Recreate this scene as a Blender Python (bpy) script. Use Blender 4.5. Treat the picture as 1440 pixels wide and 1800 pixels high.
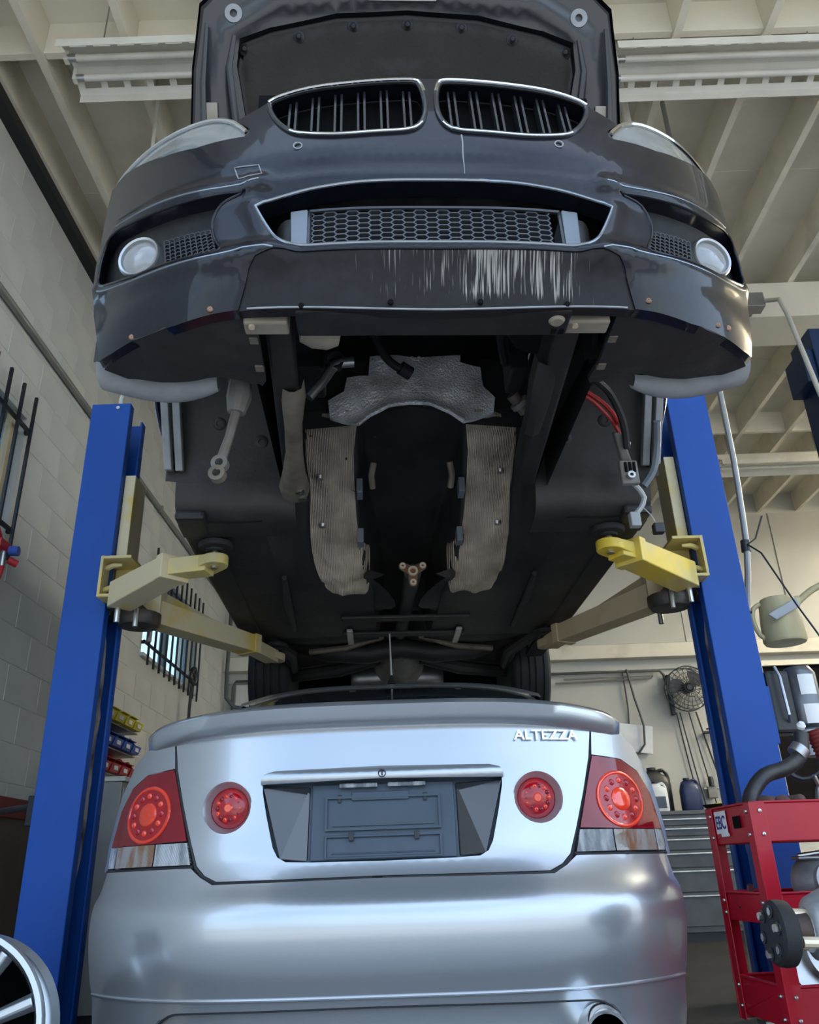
import bpy, bmesh, math, random
from mathutils import Vector, Matrix, Euler, noise
from mathutils.geometry import delaunay_2d_cdt
random.seed(7)
PI = math.pi
for o in list(bpy.data.objects): bpy.data.objects.remove(o)
SC = bpy.context.scene
COL = SC.collection
# ------------------------------------------------------------------ camera
cam_d = bpy.data.cameras.new('camera'); cam = bpy.data.objects.new('camera', cam_d); COL.objects.link(cam)
cam_d.sensor_fit = 'HORIZONTAL'; cam_d.sensor_width = 36.0; cam_d.lens = 36.0*1420/1440
cam_d.clip_start = 0.05; cam_d.clip_end = 300
cam.location = (0, 0, 0.70)
cam.rotation_euler = (Matrix.Rotation(math.radians(90+24), 4, 'X') @ Matrix.Rotation(math.radians(-2), 4, 'Z')).to_euler()
SC.camera = cam
# ------------------------------------------------------------------ sky, sun, exposure
W = bpy.data.worlds.new('sky'); SC.world = W; W.use_nodes = True
wn = W.node_tree.nodes; wl = W.node_tree.links
for n in list(wn): wn.remove(n)
w_out = wn.new('ShaderNodeOutputWorld'); w_bg = wn.new('ShaderNodeBackground')
w_sky = wn.new('ShaderNodeTexSky'); w_sky.sky_type = 'NISHITA'; w_sky.sun_disc = False
w_sky.sun_elevation = math.radians(66); w_sky.sun_rotation = math.radians(75); w_sky.air_density = 1.0; w_sky.dust_density = 2.0; w_sky.ozone_density = 1.0
w_mix = wn.new('ShaderNodeMixRGB'); w_mix.blend_type = 'MIX'; w_mix.inputs[2].default_value = (4.8, 6.2, 7.8, 1)
# thin broken cloud, the same all over the sky
w_co = wn.new('ShaderNodeTexCoord'); w_no = wn.new('ShaderNodeTexNoise'); w_no.inputs['Scale'].default_value = 2.2; w_no.inputs['Detail'].default_value = 6
w_ra = wn.new('ShaderNodeValToRGB'); w_ra.color_ramp.elements[0].position = .38; w_ra.color_ramp.elements[0].color = (.12, .12, .12, 1)
w_ra.color_ramp.elements[1].position = .66; w_ra.color_ramp.elements[1].color = (.75, .75, .75, 1)
wl.new(w_co.outputs['Generated'], w_no.inputs['Vector']); wl.new(w_no.outputs['Fac'], w_ra.inputs['Fac'])
wl.new(w_ra.outputs['Color'], w_mix.inputs['Fac']); wl.new(w_sky.outputs['Color'], w_mix.inputs[1])
wl.new(w_mix.outputs['Color'], w_bg.inputs['Color']); w_bg.inputs['Strength'].default_value = 0.20
wl.new(w_bg.outputs['Background'], w_out.inputs['Surface'])
sun_d = bpy.data.lights.new('sun', 'SUN'); sun = bpy.data.objects.new('sun', sun_d); COL.objects.link(sun)
sun_d.energy = 4.0; sun_d.angle = math.radians(.6); sun_d.color = (1, .95, .87)
sun.rotation_euler = Vector((-.38, -.12, -.92)).to_track_quat('-Z', 'Y').to_euler(); sun.location = (6, 2, 12)
SC.view_settings.view_transform = 'Standard'; SC.view_settings.look = 'None'; SC.view_settings.gamma = 1
SC.view_settings.use_curve_mapping = False; SC.view_settings.exposure = 1.2
# ------------------------------------------------------------------ materials
MATS = {}
def mat(name, col, rough=.5, metal=0., coat=0., col2=None, nscale=6., nthr=(.4, .7), bump=0., bscale=40., stretch=None, spec=.5, trans=0., emit=None, flake=0., bumptype='NOISE', alpha=1., detail=6):
    m = bpy.data.materials.new(name); m.use_nodes = True; MATS[name] = m
    N = m.node_tree.nodes; L = m.node_tree.links; b = N['Principled BSDF']
    b.inputs['Base Color'].default_value = (*col, 1); b.inputs['Roughness'].default_value = rough
    b.inputs['Metallic'].default_value = metal; b.inputs['Coat Weight'].default_value = coat; b.inputs['Coat Roughness'].default_value = .04
    b.inputs['Specular IOR Level'].default_value = spec; b.inputs['Transmission Weight'].default_value = trans; b.inputs['Alpha'].default_value = alpha
    tc = N.new('ShaderNodeTexCoord'); mp = N.new('ShaderNodeMapping'); L.new(tc.outputs['Object'], mp.inputs['Vector'])
    if stretch: mp.inputs['Scale'].default_value = stretch
    if col2 is None: col2 = tuple(min(1, c*.86) for c in col)
    no = N.new('ShaderNodeTexNoise'); no.inputs['Scale'].default_value = nscale; no.inputs['Detail'].default_value = detail
    L.new(mp.outputs['Vector'], no.inputs['Vector'])
    r = N.new('ShaderNodeValToRGB'); e = r.color_ramp.elements
    e[0].position = nthr[0]; e[0].color = (*col, 1); e[1].position = nthr[1]; e[1].color = (*col2, 1)
    L.new(no.outputs['Fac'], r.inputs['Fac']); L.new(r.outputs['Color'], b.inputs['Base Color'])
    if emit:
        b.inputs['Emission Color'].default_value = (*emit[0], 1); b.inputs['Emission Strength'].default_value = emit[1]
    if bump:
        bp = N.new('ShaderNodeBump'); bp.inputs['Strength'].default_value = bump; bp.inputs['Distance'].default_value = .004
        if bumptype == 'NOISE':
            t = N.new('ShaderNodeTexNoise'); t.inputs['Scale'].default_value = bscale; t.inputs['Detail'].default_value = 4; o_ = t.outputs['Fac']
        elif bumptype == 'VORONOI':
            t = N.new('ShaderNodeTexVoronoi'); t.inputs['Scale'].default_value = bscale; o_ = t.outputs['Distance']
        else:
            t = N.new('ShaderNodeTexWave'); t.inputs['Scale'].default_value = bscale; t.wave_type = 'BANDS'; t.bands_direction = 'X'; t.inputs['Distortion'].default_value = .6; o_ = t.outputs['Fac']
        L.new(mp.outputs['Vector'], t.inputs['Vector']); L.new(o_, bp.inputs['Height']); L.new(bp.outputs['Normal'], b.inputs['Normal'])
    return m
mat('cream_paint', (.82, .77, .63), .75, col2=(.70, .66, .54), nscale=2.2, nthr=(.42, .8), bump=.15, bscale=60)
mat('cream_dirty', (.78, .73, .60), .8, col2=(.52, .48, .39), nscale=3.0, nthr=(.5, .78), bump=.2, bscale=50)
mat('deck_paint', (.76, .72, .60), .85, col2=(.50, .47, .39), nscale=1.7, nthr=(.45, .75), bump=.2, bscale=30)
mat('block_paint', (.63, .635, .60), .62, col2=(.53, .535, .51), nscale=1.3, nthr=(.35, .75), bump=.35, bscale=28)
mat('backwall_paint', (.55, .54, .48), .7, col2=(.45, .44, .39), nscale=.9, nthr=(.4, .8), bump=.1, bscale=20)
mat('chest_grey', (.075, .08, .083), .42, .3, col2=(.05, .053, .056), nscale=5)
mat('concrete_floor', (.035, .035, .037), .65, spec=.3, col2=(.016, .016, .017), nscale=1.4, nthr=(.35, .7), bump=.2, bscale=40)
mat('apron', (.13, .13, .135), .85, col2=(.10, .10, .104), nscale=.8, nthr=(.35, .75), bump=.2, bscale=40)
mat('bounce_concrete', (.34, .34, .335), .85, col2=(.27, .27, .265), nscale=.8, nthr=(.35, .75), bump=.2, bscale=40)
mat('black_metal', (.012, .014, .02), .4, spec=.4)
mat('dark_strip', (.02, .02, .022), .7)
mat('conduit', (.34, .34, .33), .45, .6)
mat('pvc', (.62, .60, .53), .5)
mat('dark_pipe', (.10, .10, .105), .5, .2)
mat('window_frame', (.16, .20, .22), .45, .4)
mat('pine', (.55, .44, .29), .7, col2=(.42, .33, .2), nscale=8, stretch=(8, 8, 1))
mat('glass', (.72, .86, .88), .06, trans=1., spec=.5)
mat('white_enamel', (.78, .76, .68), .4, col2=(.66, .64, .56), nscale=4)
mat('tube_glass', (.80, .78, .70), .25)
mat('fill_tube', (.9, .9, .85), .3, emit=((1, .93, .80), 6.))  # glowing tubes of the added, unseen fittings
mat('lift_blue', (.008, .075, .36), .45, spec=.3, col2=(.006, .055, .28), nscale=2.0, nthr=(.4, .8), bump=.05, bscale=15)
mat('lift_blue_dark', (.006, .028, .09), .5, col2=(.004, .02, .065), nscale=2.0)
mat('lift_yellow', (.62, .50, .17), .5, col2=(.52, .44, .22), nscale=9, nthr=(.45, .62))
mat('lift_yellow_bright', (.72, .52, .05), .45, col2=(.60, .48, .16), nscale=7, nthr=(.45, .65))
mat('lift_cream', (.62, .53, .33), .5, col2=(.62, .46, .10), nscale=6, nthr=(.55, .7))
mat('lift_tan', (.55, .43, .25), .55, col2=(.45, .34, .18), nscale=6, nthr=(.5, .7))
mat('grease', (.03, .026, .022), .45, col2=(.07, .055, .04), nscale=20)
mat('rust_grease', (.58, .49, .40), .7, col2=(.10, .07, .06), nscale=16, nthr=(.42, .6), stretch=(1, 1, .35))
mat('bolt_steel', (.55, .54, .50), .3, 1.)
mat('steel', (.50, .50, .50), .35, .9, col2=(.36, .36, .36), nscale=12)
mat('cast_alu', (.44, .45, .46), .5, .6, col2=(.30, .31, .32), nscale=14, bump=.3, bscale=80)
mat('rubber', (.014, .014, .015), .7, bump=.2, bscale=120)
mat('black_plastic', (.016, .017, .019), .42, col2=(.026, .026, .026), nscale=18)
mat('red_paint', (.43, .006, .022), .34, coat=.2, spec=.3, col2=(.36, .005, .018), nscale=4)
mat('red_plastic', (.48, .02, .03), .4)
mat('blue_plastic', (.03, .09, .42), .4)
mat('yellow_plastic', (.70, .58, .03), .4)
mat('white_plastic', (.80, .81, .80), .4)
mat('motor_grey', (.16, .17, .18), .3, .6, col2=(.11, .115, .12), nscale=6)
mat('cardboard', (.15, .105, .07), .8, col2=(.11, .08, .055), nscale=7)
mat('dark_red', (.22, .03, .025), .7)
# ------------------------------------------------------------------ mesh helpers
class MB:
    def __init__(s): s.v = []; s.f = []
    def add(s, vs, fs, M=None):
        k = len(s.v)
        for p in vs:
            p = Vector(p); s.v.append(tuple(M @ p) if M is not None else tuple(p))
        for f in fs: s.f.append(tuple(i+k for i in f))
        return s
    def box(s, x0, x1, y0, y1, z0, z1, M=None):
        vs = [(x, y, z) for x in (x0, x1) for y in (y0, y1) for z in (z0, z1)]
        return s.add(vs, [(0, 1, 3, 2), (4, 6, 7, 5), (0, 4, 5, 1), (2, 3, 7, 6), (0, 2, 6, 4), (1, 5, 7, 3)], M)
    def hexa(s, lo, hi):            # two quads (four corners each), joined
        return s.add(list(lo)+list(hi), [(3, 2, 1, 0), (4, 5, 6, 7)]+[(i, (i+1) % 4, (i+1) % 4+4, i+4) for i in range(4)])
    def cyl(s, p0, p1, r0, r1=None, n=16, cap=True):
        p0 = Vector(p0); p1 = Vector(p1); r1 = r0 if r1 is None else r1
        d = (p1-p0).normalized(); a = d.orthogonal().normalized(); b = d.cross(a)
        vs = []
        for p, r in ((p0, r0), (p1, r1)):
            for i in range(n):
                t = 2*PI*i/n; vs.append(p+a*(r*math.cos(t))+b*(r*math.sin(t)))
        fs = [(i, (i+1) % n, (i+1) % n+n, i+n) for i in range(n)]
        if cap: fs += [tuple(range(n-1, -1, -1)), tuple(range(n, 2*n))]
        return s.add(vs, fs)
    def ring(s, c, axis, ro, ri, h, n=32):   # flat washer / short pipe
        c = Vector(c); d = Vector(axis).normalized(); a = d.orthogonal().normalized(); b = d.cross(a); vs = []
        for q, r in ((0, ro), (h, ro), (h, ri), (0, ri)):
            for i in range(n):
                t = 2*PI*i/n; vs.append(c+d*q+a*(r*math.cos(t))+b*(r*math.sin(t)))
        return s.add(vs, [(k*n+i, k*n+(i+1) % n, ((k+1) % 4)*n+(i+1) % n, ((k+1) % 4)*n+i) for k in range(4) for i in range(n)])
    def tube(s, pts, r, n=8, closed=False, cap=True):
        pts = [Vector(p) for p in pts]; m = len(pts); rs = r if isinstance(r, (list, tuple)) else [r]*m
        up = None; vs = []
        for i, p in enumerate(pts):
            if closed: d = (pts[(i+1) % m]-pts[i-1])
            else: d = (pts[min(i+1, m-1)]-pts[max(i-1, 0)])
            d = d.normalized()
            if up is None: a = d.orthogonal().normalized()
            else:
                a = up-d*up.dot(d); a = a.normalized() if a.length > 1e-6 else d.orthogonal().normalized()
            up = a; b = d.cross(a)
            for k in range(n):
                t = 2*PI*k/n; vs.append(p+a*(rs[i]*math.cos(t))+b*(rs[i]*math.sin(t)))
        fs = []
        for i in range(m if closed else m-1):
            j = (i+1) % m
            for k in range(n): fs.append((i*n+k, i*n+(k+1) % n, j*n+(k+1) % n, j*n+k))
        if not closed and cap: fs += [tuple(range(n-1, -1, -1)), tuple((m-1)*n+k for k in range(n))]
        return s.add(vs, fs)
    def lathe(s, prof, c, axis, n=32, cap=True):       # prof [(r, h)] along axis
        c = Vector(c); d = Vector(axis).normalized(); a = d.orthogonal().normalized(); b = d.cross(a); vs = []
        for r, h in prof:
            for i in range(n):
                t = 2*PI*i/n; vs.append(c+d*h+a*(r*math.cos(t))+b*(r*math.sin(t)))
        m = len(prof); fs = [(j*n+i, j*n+(i+1) % n, (j+1)*n+(i+1) % n, (j+1)*n+i) for j in range(m-1) for i in range(n)]
        if cap and prof[0][0] > .0011: fs.append(tuple(range(n-1, -1, -1)))
        if cap and prof[-1][0] > .0011: fs.append(tuple((m-1)*n+i for i in range(n)))
        return s.add(vs, fs)
    def grid(s, rows, closed=False):
        n = len(rows[0]); vs = [p for r in rows for p in r]; fs = []
        for i in range(len(rows)-1):
            for j in range(n if closed else n-1): fs.append((i*n+j, i*n+(j+1) % n, (i+1)*n+(j+1) % n, (i+1)*n+j))
        return s.add(vs, fs)
    def prism(s, poly, f0, f1):              # poly 2D; f0, f1 map (u, v) to the two faces
        n = len(poly); vs = [f0(*p) for p in poly]+[f1(*p) for p in poly]
        return s.add(vs, [tuple(range(n-1, -1, -1)), tuple(range(n, 2*n))]+[(i, (i+1) % n, (i+1) % n+n, i+n) for i in range(n)])
    def mesh(s, name, m, smooth=35, recalc=True):
        me = bpy.data.meshes.new(name); me.from_pydata(s.v, [], s.f); me.validate()
        pn = getattr(s, 'pn', None)
        bm = bmesh.new(); bm.from_mesh(me)
        if pn is None: bmesh.ops.remove_doubles(bm, verts=bm.verts, dist=1e-5)
        if recalc: bmesh.ops.recalc_face_normals(bm, faces=bm.faces)
        bm.to_mesh(me); bm.free()
        if smooth:
            me.shade_smooth()
            if pn is None: me.set_sharp_from_angle(angle=math.radians(smooth))
            else:                                # true normals of the curved sheet, so reflections run smoothly over it
                vn = [v.normal.copy() for v in me.vertices]; q = sum(1 if vn[i].dot(n) > 0 else -1 for i, n in enumerate(pn))
                for i, n in enumerate(pn): vn[i] = n if q > 0 else -n
                me.normals_split_custom_set_from_vertices(vn)
        me.materials.append(MATS[m] if isinstance(m, str) else m)
        return me
    def build(s, name, m, parent=None, smooth=35, bevel=0, recalc=True, label=None):
        o = bpy.data.objects.new(name, s.mesh(name, m, smooth, recalc)); COL.objects.link(o)
        if parent is not None: o.parent = parent
        if bevel:
            bv = o.modifiers.new('bevel', 'BEVEL'); bv.width = bevel; bv.segments = 2; bv.limit_method = 'ANGLE'; bv.angle_limit = math.radians(40)
        if label: o['label'] = label
        return o
def link_mesh(name, me, parent, M=None):
    o = bpy.data.objects.new(name, me); COL.objects.link(o); o.parent = parent
    if M is not None: o.matrix_local = M
    return o
def tag(o, label, cat, group=None):
    o['label'] = label; o['category'] = cat
    if group: o['group'] = group
    return o
def thing(name, label, cat, loc=(0, 0, 0), rotz=0, group=None):
    o = bpy.data.objects.new(name, None); COL.objects.link(o); o.location = loc; o.rotation_euler = (0, 0, rotz); o.empty_display_size = .1
    return tag(o, label, cat, group)
def struct(o): o['kind'] = 'structure'; return o
def smooth_loop(pts, step, closed=True, rounds=0):
    """Catmull-Rom resample of a 2D or 3D polyline."""
    pts = [Vector(p) for p in pts]; n = len(pts); out = []
    rng = range(n) if closed else range(n-1)
    for i in rng:
        p1, p2 = pts[i], pts[(i+1) % n]
        p0 = pts[i-1] if (closed or i > 0) else p1; p3 = pts[(i+2) % n] if (closed or i+2 < n) else p2
        k = max(1, int((p2-p1).length/step))
        for j in range(k):
            t = j/k
            out.append(.5*((2*p1)+(-p0+p2)*t+(2*p0-5*p1+4*p2-p3)*t*t+(-p0+3*p1-3*p2+p3)*t*t*t))
    if not closed: out.append(pts[-1])
    return out
def lin_loop(pts, step, closed=True):
    pts = [Vector(p) for p in pts]; n = len(pts); out = []
    for i in (range(n) if closed else range(n-1)):
        a, b = pts[i], pts[(i+1) % n]; k = max(1, int(round((b-a).length/step)))
        out += [a+(b-a)*(j/k) for j in range(k)]
    if not closed: out.append(pts[-1])
    return out
def inside(p, poly):
    x, y = p[0], p[1]; c = False; n = len(poly); j = n-1
    for i in range(n):
        xi, yi = poly[i][0], poly[i][1]; xj, yj = poly[j][0], poly[j][1]
        if (yi > y) != (yj > y) and x < (xj-xi)*(y-yi)/(yj-yi)+xi: c = not c
        j = i
    return c
def near(p, poly, d):
    d2 = d*d
    return any((q[0]-p[0])**2+(q[1]-p[1])**2 < d2 for q in poly)
def panel_mb(outline, holes, surf, grid=.025, rim=None, hole_rim=None, step=None, curve=True):
    """A sheet cut to outline (2D), with holes, mapped onto surf(u, v) -> (x, y, z). rim = vector the edges are folded by."""
    step = step or grid
    rs = (lambda l: [tuple(p) for p in (smooth_loop(l, step) if curve else lin_loop(l, step))])
    loops = [rs([(a, b) for a, b in l]) for l in [outline]+list(holes)]
    vs = []; es = []
    for l in loops:
        k = len(vs); vs += l; es += [(k+i, k+(i+1) % len(l)) for i in range(len(l))]
    xs = [p[0] for p in loops[0]]; ys = [p[1] for p in loops[0]]
    x = min(xs)+grid*.5; row = 0
    while x < max(xs):
        y = min(ys)+grid*(.5 if row % 2 else 0)
        while y < max(ys):
            p = (x, y)
            if inside(p, loops[0]) and not any(inside(p, h) for h in loops[1:]) and not near(p, vs, grid*.45): vs.append(p)
            y += grid
        x += grid; row += 1
    V, E, Fc, _, _, _ = delaunay_2d_cdt([Vector(p) for p in vs], es, [], 0, 1e-6)
    fs = []
    for f in Fc:
        c = (sum(V[i][0] for i in f)/len(f), sum(V[i][1] for i in f)/len(f))
        if inside(c, loops[0]) and not any(inside(c, h) for h in loops[1:]): fs.append(tuple(f))
    mb = MB(); mb.add([surf(p[0], p[1]) for p in V], fs); mb.pn = []; h = .0015
    for p in V:
        n = (Vector(surf(p[0]+h, p[1]))-Vector(surf(p[0]-h, p[1]))).cross(Vector(surf(p[0], p[1]+h))-Vector(surf(p[0], p[1]-h))); mb.pn.append(n.normalized())
    for k, l in enumerate(loops):
        r = rim if k == 0 else (hole_rim if hole_rim is not None else rim)
        if r is None: continue
        r = Vector(r); a = [Vector(surf(*p)) for p in l]
        mb.grid([a, [p+r for p in a]], closed=True)
    return mb
def mirror(l): return [(-x, z) for x, z in l]
def copy_tree(o, parent=None):
    c = o.copy(); COL.objects.link(c); c.parent = parent
    for ch in [q for q in bpy.data.objects if q.parent == o]: copy_tree(ch, c)
    return c
def text_mesh(body, size, depth, bold=0.):
    cu = bpy.data.curves.new('lettering', 'FONT'); cu.body = body; cu.size = size; cu.extrude = depth; cu.align_x = 'CENTER'; cu.offset = bold
    t = bpy.data.objects.new('lettering', cu); COL.objects.link(t)
    dg = bpy.context.evaluated_depsgraph_get(); me = bpy.data.meshes.new_from_object(t.evaluated_get(dg))
    bpy.data.objects.remove(t); return me
# ================================================================== THE BUILDING
XL, XR, YF, YB, ZC, ZD = -2.2, 7.6, 0.30, 9.30, 4.67, 4.92
struct(MB().box(XL-.2, XR+.2, 1.85, YB+.2, -.2, 0).build('floor', 'concrete_floor', smooth=0))
struct(MB().box(-40, 60, -50, 40, -.3, -.205).build('ground_asphalt', 'apron', smooth=0))
struct(MB().box(-6, 14, -10, 1.84, -.2, -.004).build('ground_bounce_apron', 'bounce_concrete', smooth=0))  # pale slab carried indoors, unseen, to bounce light under the raised car
# ---- left wall of painted block, two barred windows
WIN = [(2.35, 4.03), (6.36, 7.98)]; WZ0, WZ1 = 2.38, 3.17
wall_left = MB()
wall_left.box(XL-.2, XL, YF, YB+.2, 0, WZ0).box(XL-.2, XL, YF, YB+.2, WZ1, ZD)
for a, b in ((YF, WIN[0][0]), (WIN[0][1], WIN[1][0]), (WIN[1][1], YB+.2)): wall_left.box(XL-.2, XL, a, b, WZ0, WZ1)
wall_left = struct(wall_left.build('wall_left', 'block_paint', smooth=0))
def block_mb(L, Hh):
    t, c = .0035, .003
    mb = MB(); y, z = L/2, Hh/2
    return mb.add([(0, -y, -z), (0, y, -z), (0, y, z), (0, -y, z), (t, -y+c, -z+c), (t, y-c, -z+c), (t, y-c, z-c), (t, -y+c, z-c)],
                  [(4, 5, 6, 7)]+[(i, (i+1) % 4, (i+1) % 4+4, i+4) for i in range(4)])
full = block_mb(.394, .194).mesh('block', 'block_paint', 0)
spots = []; rest = MB()
r = 0; z = 0.
while z < ZC-.05:
    y = YF+(.2 if r % 2 else 0)
    while y+.4 <= YB+.01:
        y0, y1, z0, z1 = y, y+.4, z, z+.2
        bad = any(y1 > a+.001 and y0 < b-.001 and z1 > WZ0+.001 and z0 < WZ1-.001 for a, b in WIN)
        if not bad: spots.append((y+.2, z+.1))
        y += .4
    r += 1; z += .2
spots.sort(key=lambda p: (p[0] < 2.9, (p[0]**2+(p[1]-.7)**2)))
for i, (y, z) in enumerate(spots):
    if i < 300: link_mesh('block', full, wall_left, Matrix.Translation((XL, y, z)))
    else:
        for q in (block_mb(.394, .194),): rest.add(q.v, q.f, Matrix.Translation((XL, y, z)))
rb = rest.build('block', 'block_paint', wall_left, 0); rb['kind'] = 'stuff'
for k, (a, b) in enumerate(WIN):
    w = bpy.data.objects.new('window_%d' % (k+1), None); COL.objects.link(w); struct(w); w.location = (XL, a, WZ0)
    L = b-a; Hh = WZ1-WZ0
    f = MB()
    for z0, z1 in ((0, .04), (Hh-.04, Hh)): f.box(-.12, -.06, 0, L, z0, z1)
    for y0 in (0, L*.5-.02, L-.04): f.box(-.12, -.06, y0, y0+.04, .04, Hh-.04)
    f.build('frame', 'window_frame', w, 0, .003)
    MB().box(-.06, -.02, L-.11, L-.05, .01, Hh-.01).build('wood_stop', 'pine', w, 0, .003)
    for y0, y1 in ((.04, L*.5-.02), (L*.5+.02, L-.04)): MB().box(-.093, -.087, y0, y1, .04, Hh-.04).build('pane', 'glass', w, 0)
    MB().box(-.02, .03, -.02, L+.02, -.03, 0).build('sill', 'block_paint', w, 0, .004)
    # guard of black bars, bolted to the wall in front of the window
    g = thing('window_guard', ('black bar guard over the window nearest the first lift post' if k == 0 else 'black bar guard over the far left wall window, cord hanging on it'), 'window guard', (XL, a, WZ0))
    for zz in (.085, .70): MB().box(.020, .036, -.03, L+.02, zz-.012, zz+.012).build('rail', 'black_metal', g, 0, .002)
    n = int((L+.04)/.155); bar = MB().box(.036, .052, -.008, .008, -.09, .92).mesh('bar', 'black_metal', 0)
    for i in range(n+1): link_mesh('bar', bar, g, Matrix.Translation((0, L-.015-.155*i, 0)))
    for yy in (.0, L+.005):
        for zz in (.085, .70): MB().box(0, .021, yy-.012, yy+.012, zz-.012, zz+.012).build('bracket', 'black_metal', g, 0)
# ---- back wall
wall_back = struct(MB().box(XL-.2, XR+.2, YB, YB+.2, 0, ZD).build('wall_back', 'backwall_paint', smooth=0))
for i, (x0, x1) in enumerate(((-2.19, -.40), (-.39, 1.38), (1.39, 3.17), (3.18, 4.44), (4.46, 6.2), (6.22, 7.58))):
    MB().box(x0, x1, YB-.02, YB, 3.05, ZC-.02).build('panel', 'backwall_paint', wall_back, 0, .004)
MB().box(XL, XR, YB-.14, YB, 2.86, 3.02).build('ledge', 'cream_dirty', wall_back, 0, .006)
MB().box(XL, XR, YB-.03, YB, 2.74, 2.86).build('ledger_board', 'backwall_paint', wall_back, 0, .004)
struct(MB().box(XR, XR+.2, 2.6, YB+.2, 0, ZD).build('wall_right', 'backwall_paint', smooth=0))
# ---- ceiling: deck, joists, blocking, girder
ceiling = struct(MB().box(XL-.2, XR+.2, YF, YB+.2, ZD, ZD+.12).build('ceiling', 'deck_paint', smooth=0))
jm = MB().box(-.021, .021, YF, YB, ZC, ZD).mesh('joist', 'cream_dirty', 0)
jx = [-2.13]+[-1.86+.479*i for i in range(20)]
for x in jx:
    link_mesh('joist', jm, ceiling, Matrix.Translation((x, 0, 0)))
for i in range(len(jx)-1):
    for yb in (2.87, 7.25):
        MB().box(jx[i]+.021, jx[i+1]-.021, yb, yb+.04, ZC+.02, ZD).build('blocking', 'cream_paint', ceiling, 0, .003)
for yy in (1.55, 4.05, 6.3, 8.4):
    MB().box(XL, XR, yy-.004, yy+.004, ZD-.006, ZD).build('deck_seam', 'deck_paint', ceiling, 0)
MB().box(XL, XR, 4.90, 5.28, 4.36, ZC).build('girder', 'cream_paint', ceiling, 0, .006)
struct(MB().box(XL, XL+.07, YF, YB, 4.60, 4.675).build('wall_gap_shade', 'dark_strip', smooth=0))  # dark strip paints in the shade of the gap along the wall top
# ---- conduits
def pipe(name, label, pts, rad, m, cat='conduit', group=None, n=10, step=.15):
    o = MB().tube(smooth_loop(pts, step, False), rad, n).build(name, m); return tag(o, label, cat, group)
c = thing('wall_conduit', 'grey straight conduit running along the block wall above the windows', 'conduit', (XL+.025, YF, 3.66))
MB().tube([(0, 0, 0), (0, YB-YF, 0)], .022, 12).build('tube', 'conduit', c)
for y in (1.6, 3.1, 4.6, 6.1, 7.6): MB().box(-.02, .026, y-.012, y+.012, -.03, .03).build('clamp', 'conduit', c, 0)
# ---- fluorescent fittings
def fitting(x, y, label, z=4.46, L=1.22, grp='fluorescent fittings under the ceiling', lit=False):
    t = thing('fluorescent_fitting', label, 'light fitting', (x, y, z), 0, grp)
    MB().box(0, L, -.035, .035, .05, .12).build('ballast_box', 'white_enamel', t, 0, .004)
    for s, nm in ((-1, 'reflector'), (1, 'reflector')):
        mb = MB()                              # slotted wing: inner strip, ribs between slots, outer flange
        def P(u, v): return (u, s*(.035+v*.80), .055-v*.40)
        def strip(u0, u1, v0, v1):
            a = [P(u0, v0), P(u1, v0), P(u1, v1), P(u0, v1)]
            mb.hexa(a, [(p[0], p[1], p[2]+.003) for p in a])
        strip(0, L, 0, .07); strip(0, L, .115, .15)
        n = 10
        for i in range(n+1):
            u = i*(L-.03)/n; strip(u, u+.035, .07, .115)
        mb.hexa([P(0, .15), P(L, .15), (L, s*(.155), -.055), (0, s*.155, -.055)], [(0, s*.158, -.005), (L, s*.158, -.005), (L, s*.158, -.055), (0, s*.158, -.055)])
        mb.build(nm, 'white_enamel', t, 0)
    for s in (-1, 1):
        tb = MB().cyl((.045, s*.055, -.005), (L-.045, s*.055, -.005), .017, n=14).build('tube', 'fill_tube' if lit else 'tube_glass', t)
        for u in (.03, L-.045): MB().cyl((u-.012, s*.055, -.005), (u+.03, s*.055, -.005), .019, n=12).build('end_cap', 'steel', tb)
        for u in (.012, L-.024): MB().box(u-.01, u+.012, s*.055-.018, s*.055+.018, -.03, .055).build('lamp_holder', 'white_enamel', t, 0, .003)
    for u in (.15, L-.15): MB().cyl((u, 0, .12), (u, 0, ZD-z), .004, n=6).build('hanger', 'steel', t)
    if lit:  # fill light, only in the added fittings
        for nm, z_, rx, e in (('fill_down', -.05, 0, 26), ('fill_up', .14, PI, 95)):
            ld = bpy.data.lights.new(nm, 'AREA'); ld.shape = 'RECTANGLE'; ld.size = L-.1; ld.size_y = .22; ld.energy = e; ld.color = (1, .96, .88)
            lo = bpy.data.objects.new(nm, ld); COL.objects.link(lo); lo.parent = t; lo.location = (L/2, 0, z_); lo.rotation_euler = (rx, 0, 0)
    return t
for x, y in ((6.1, 5.6), (6.2, 7.3), (5.0, 6.5), (4.85, 4.9)):  # added out of view to brighten the ceiling and walls
    fitting(x, y, 'added lit fluorescent fitting out of view, brightening the ceiling and walls', lit=True, grp='added fill fittings over the other bays')
fitting(-1.64, 2.79, 'white slotted fluorescent fitting between the block wall and the raised hood')
fitting(1.12, 2.90, 'white slotted fluorescent fitting whose end shows beside the raised hood, opposite the block wall')
fitting(2.36, 2.90, 'white slotted fluorescent fitting in line after the one beside the raised hood')
fitting(3.22, 7.55, 'far white fluorescent fitting above the back of the workshop, behind the blue lift post')
fitting(4.46, 7.55, 'far white fluorescent fitting above the back of the workshop, next one along the row')
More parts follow.
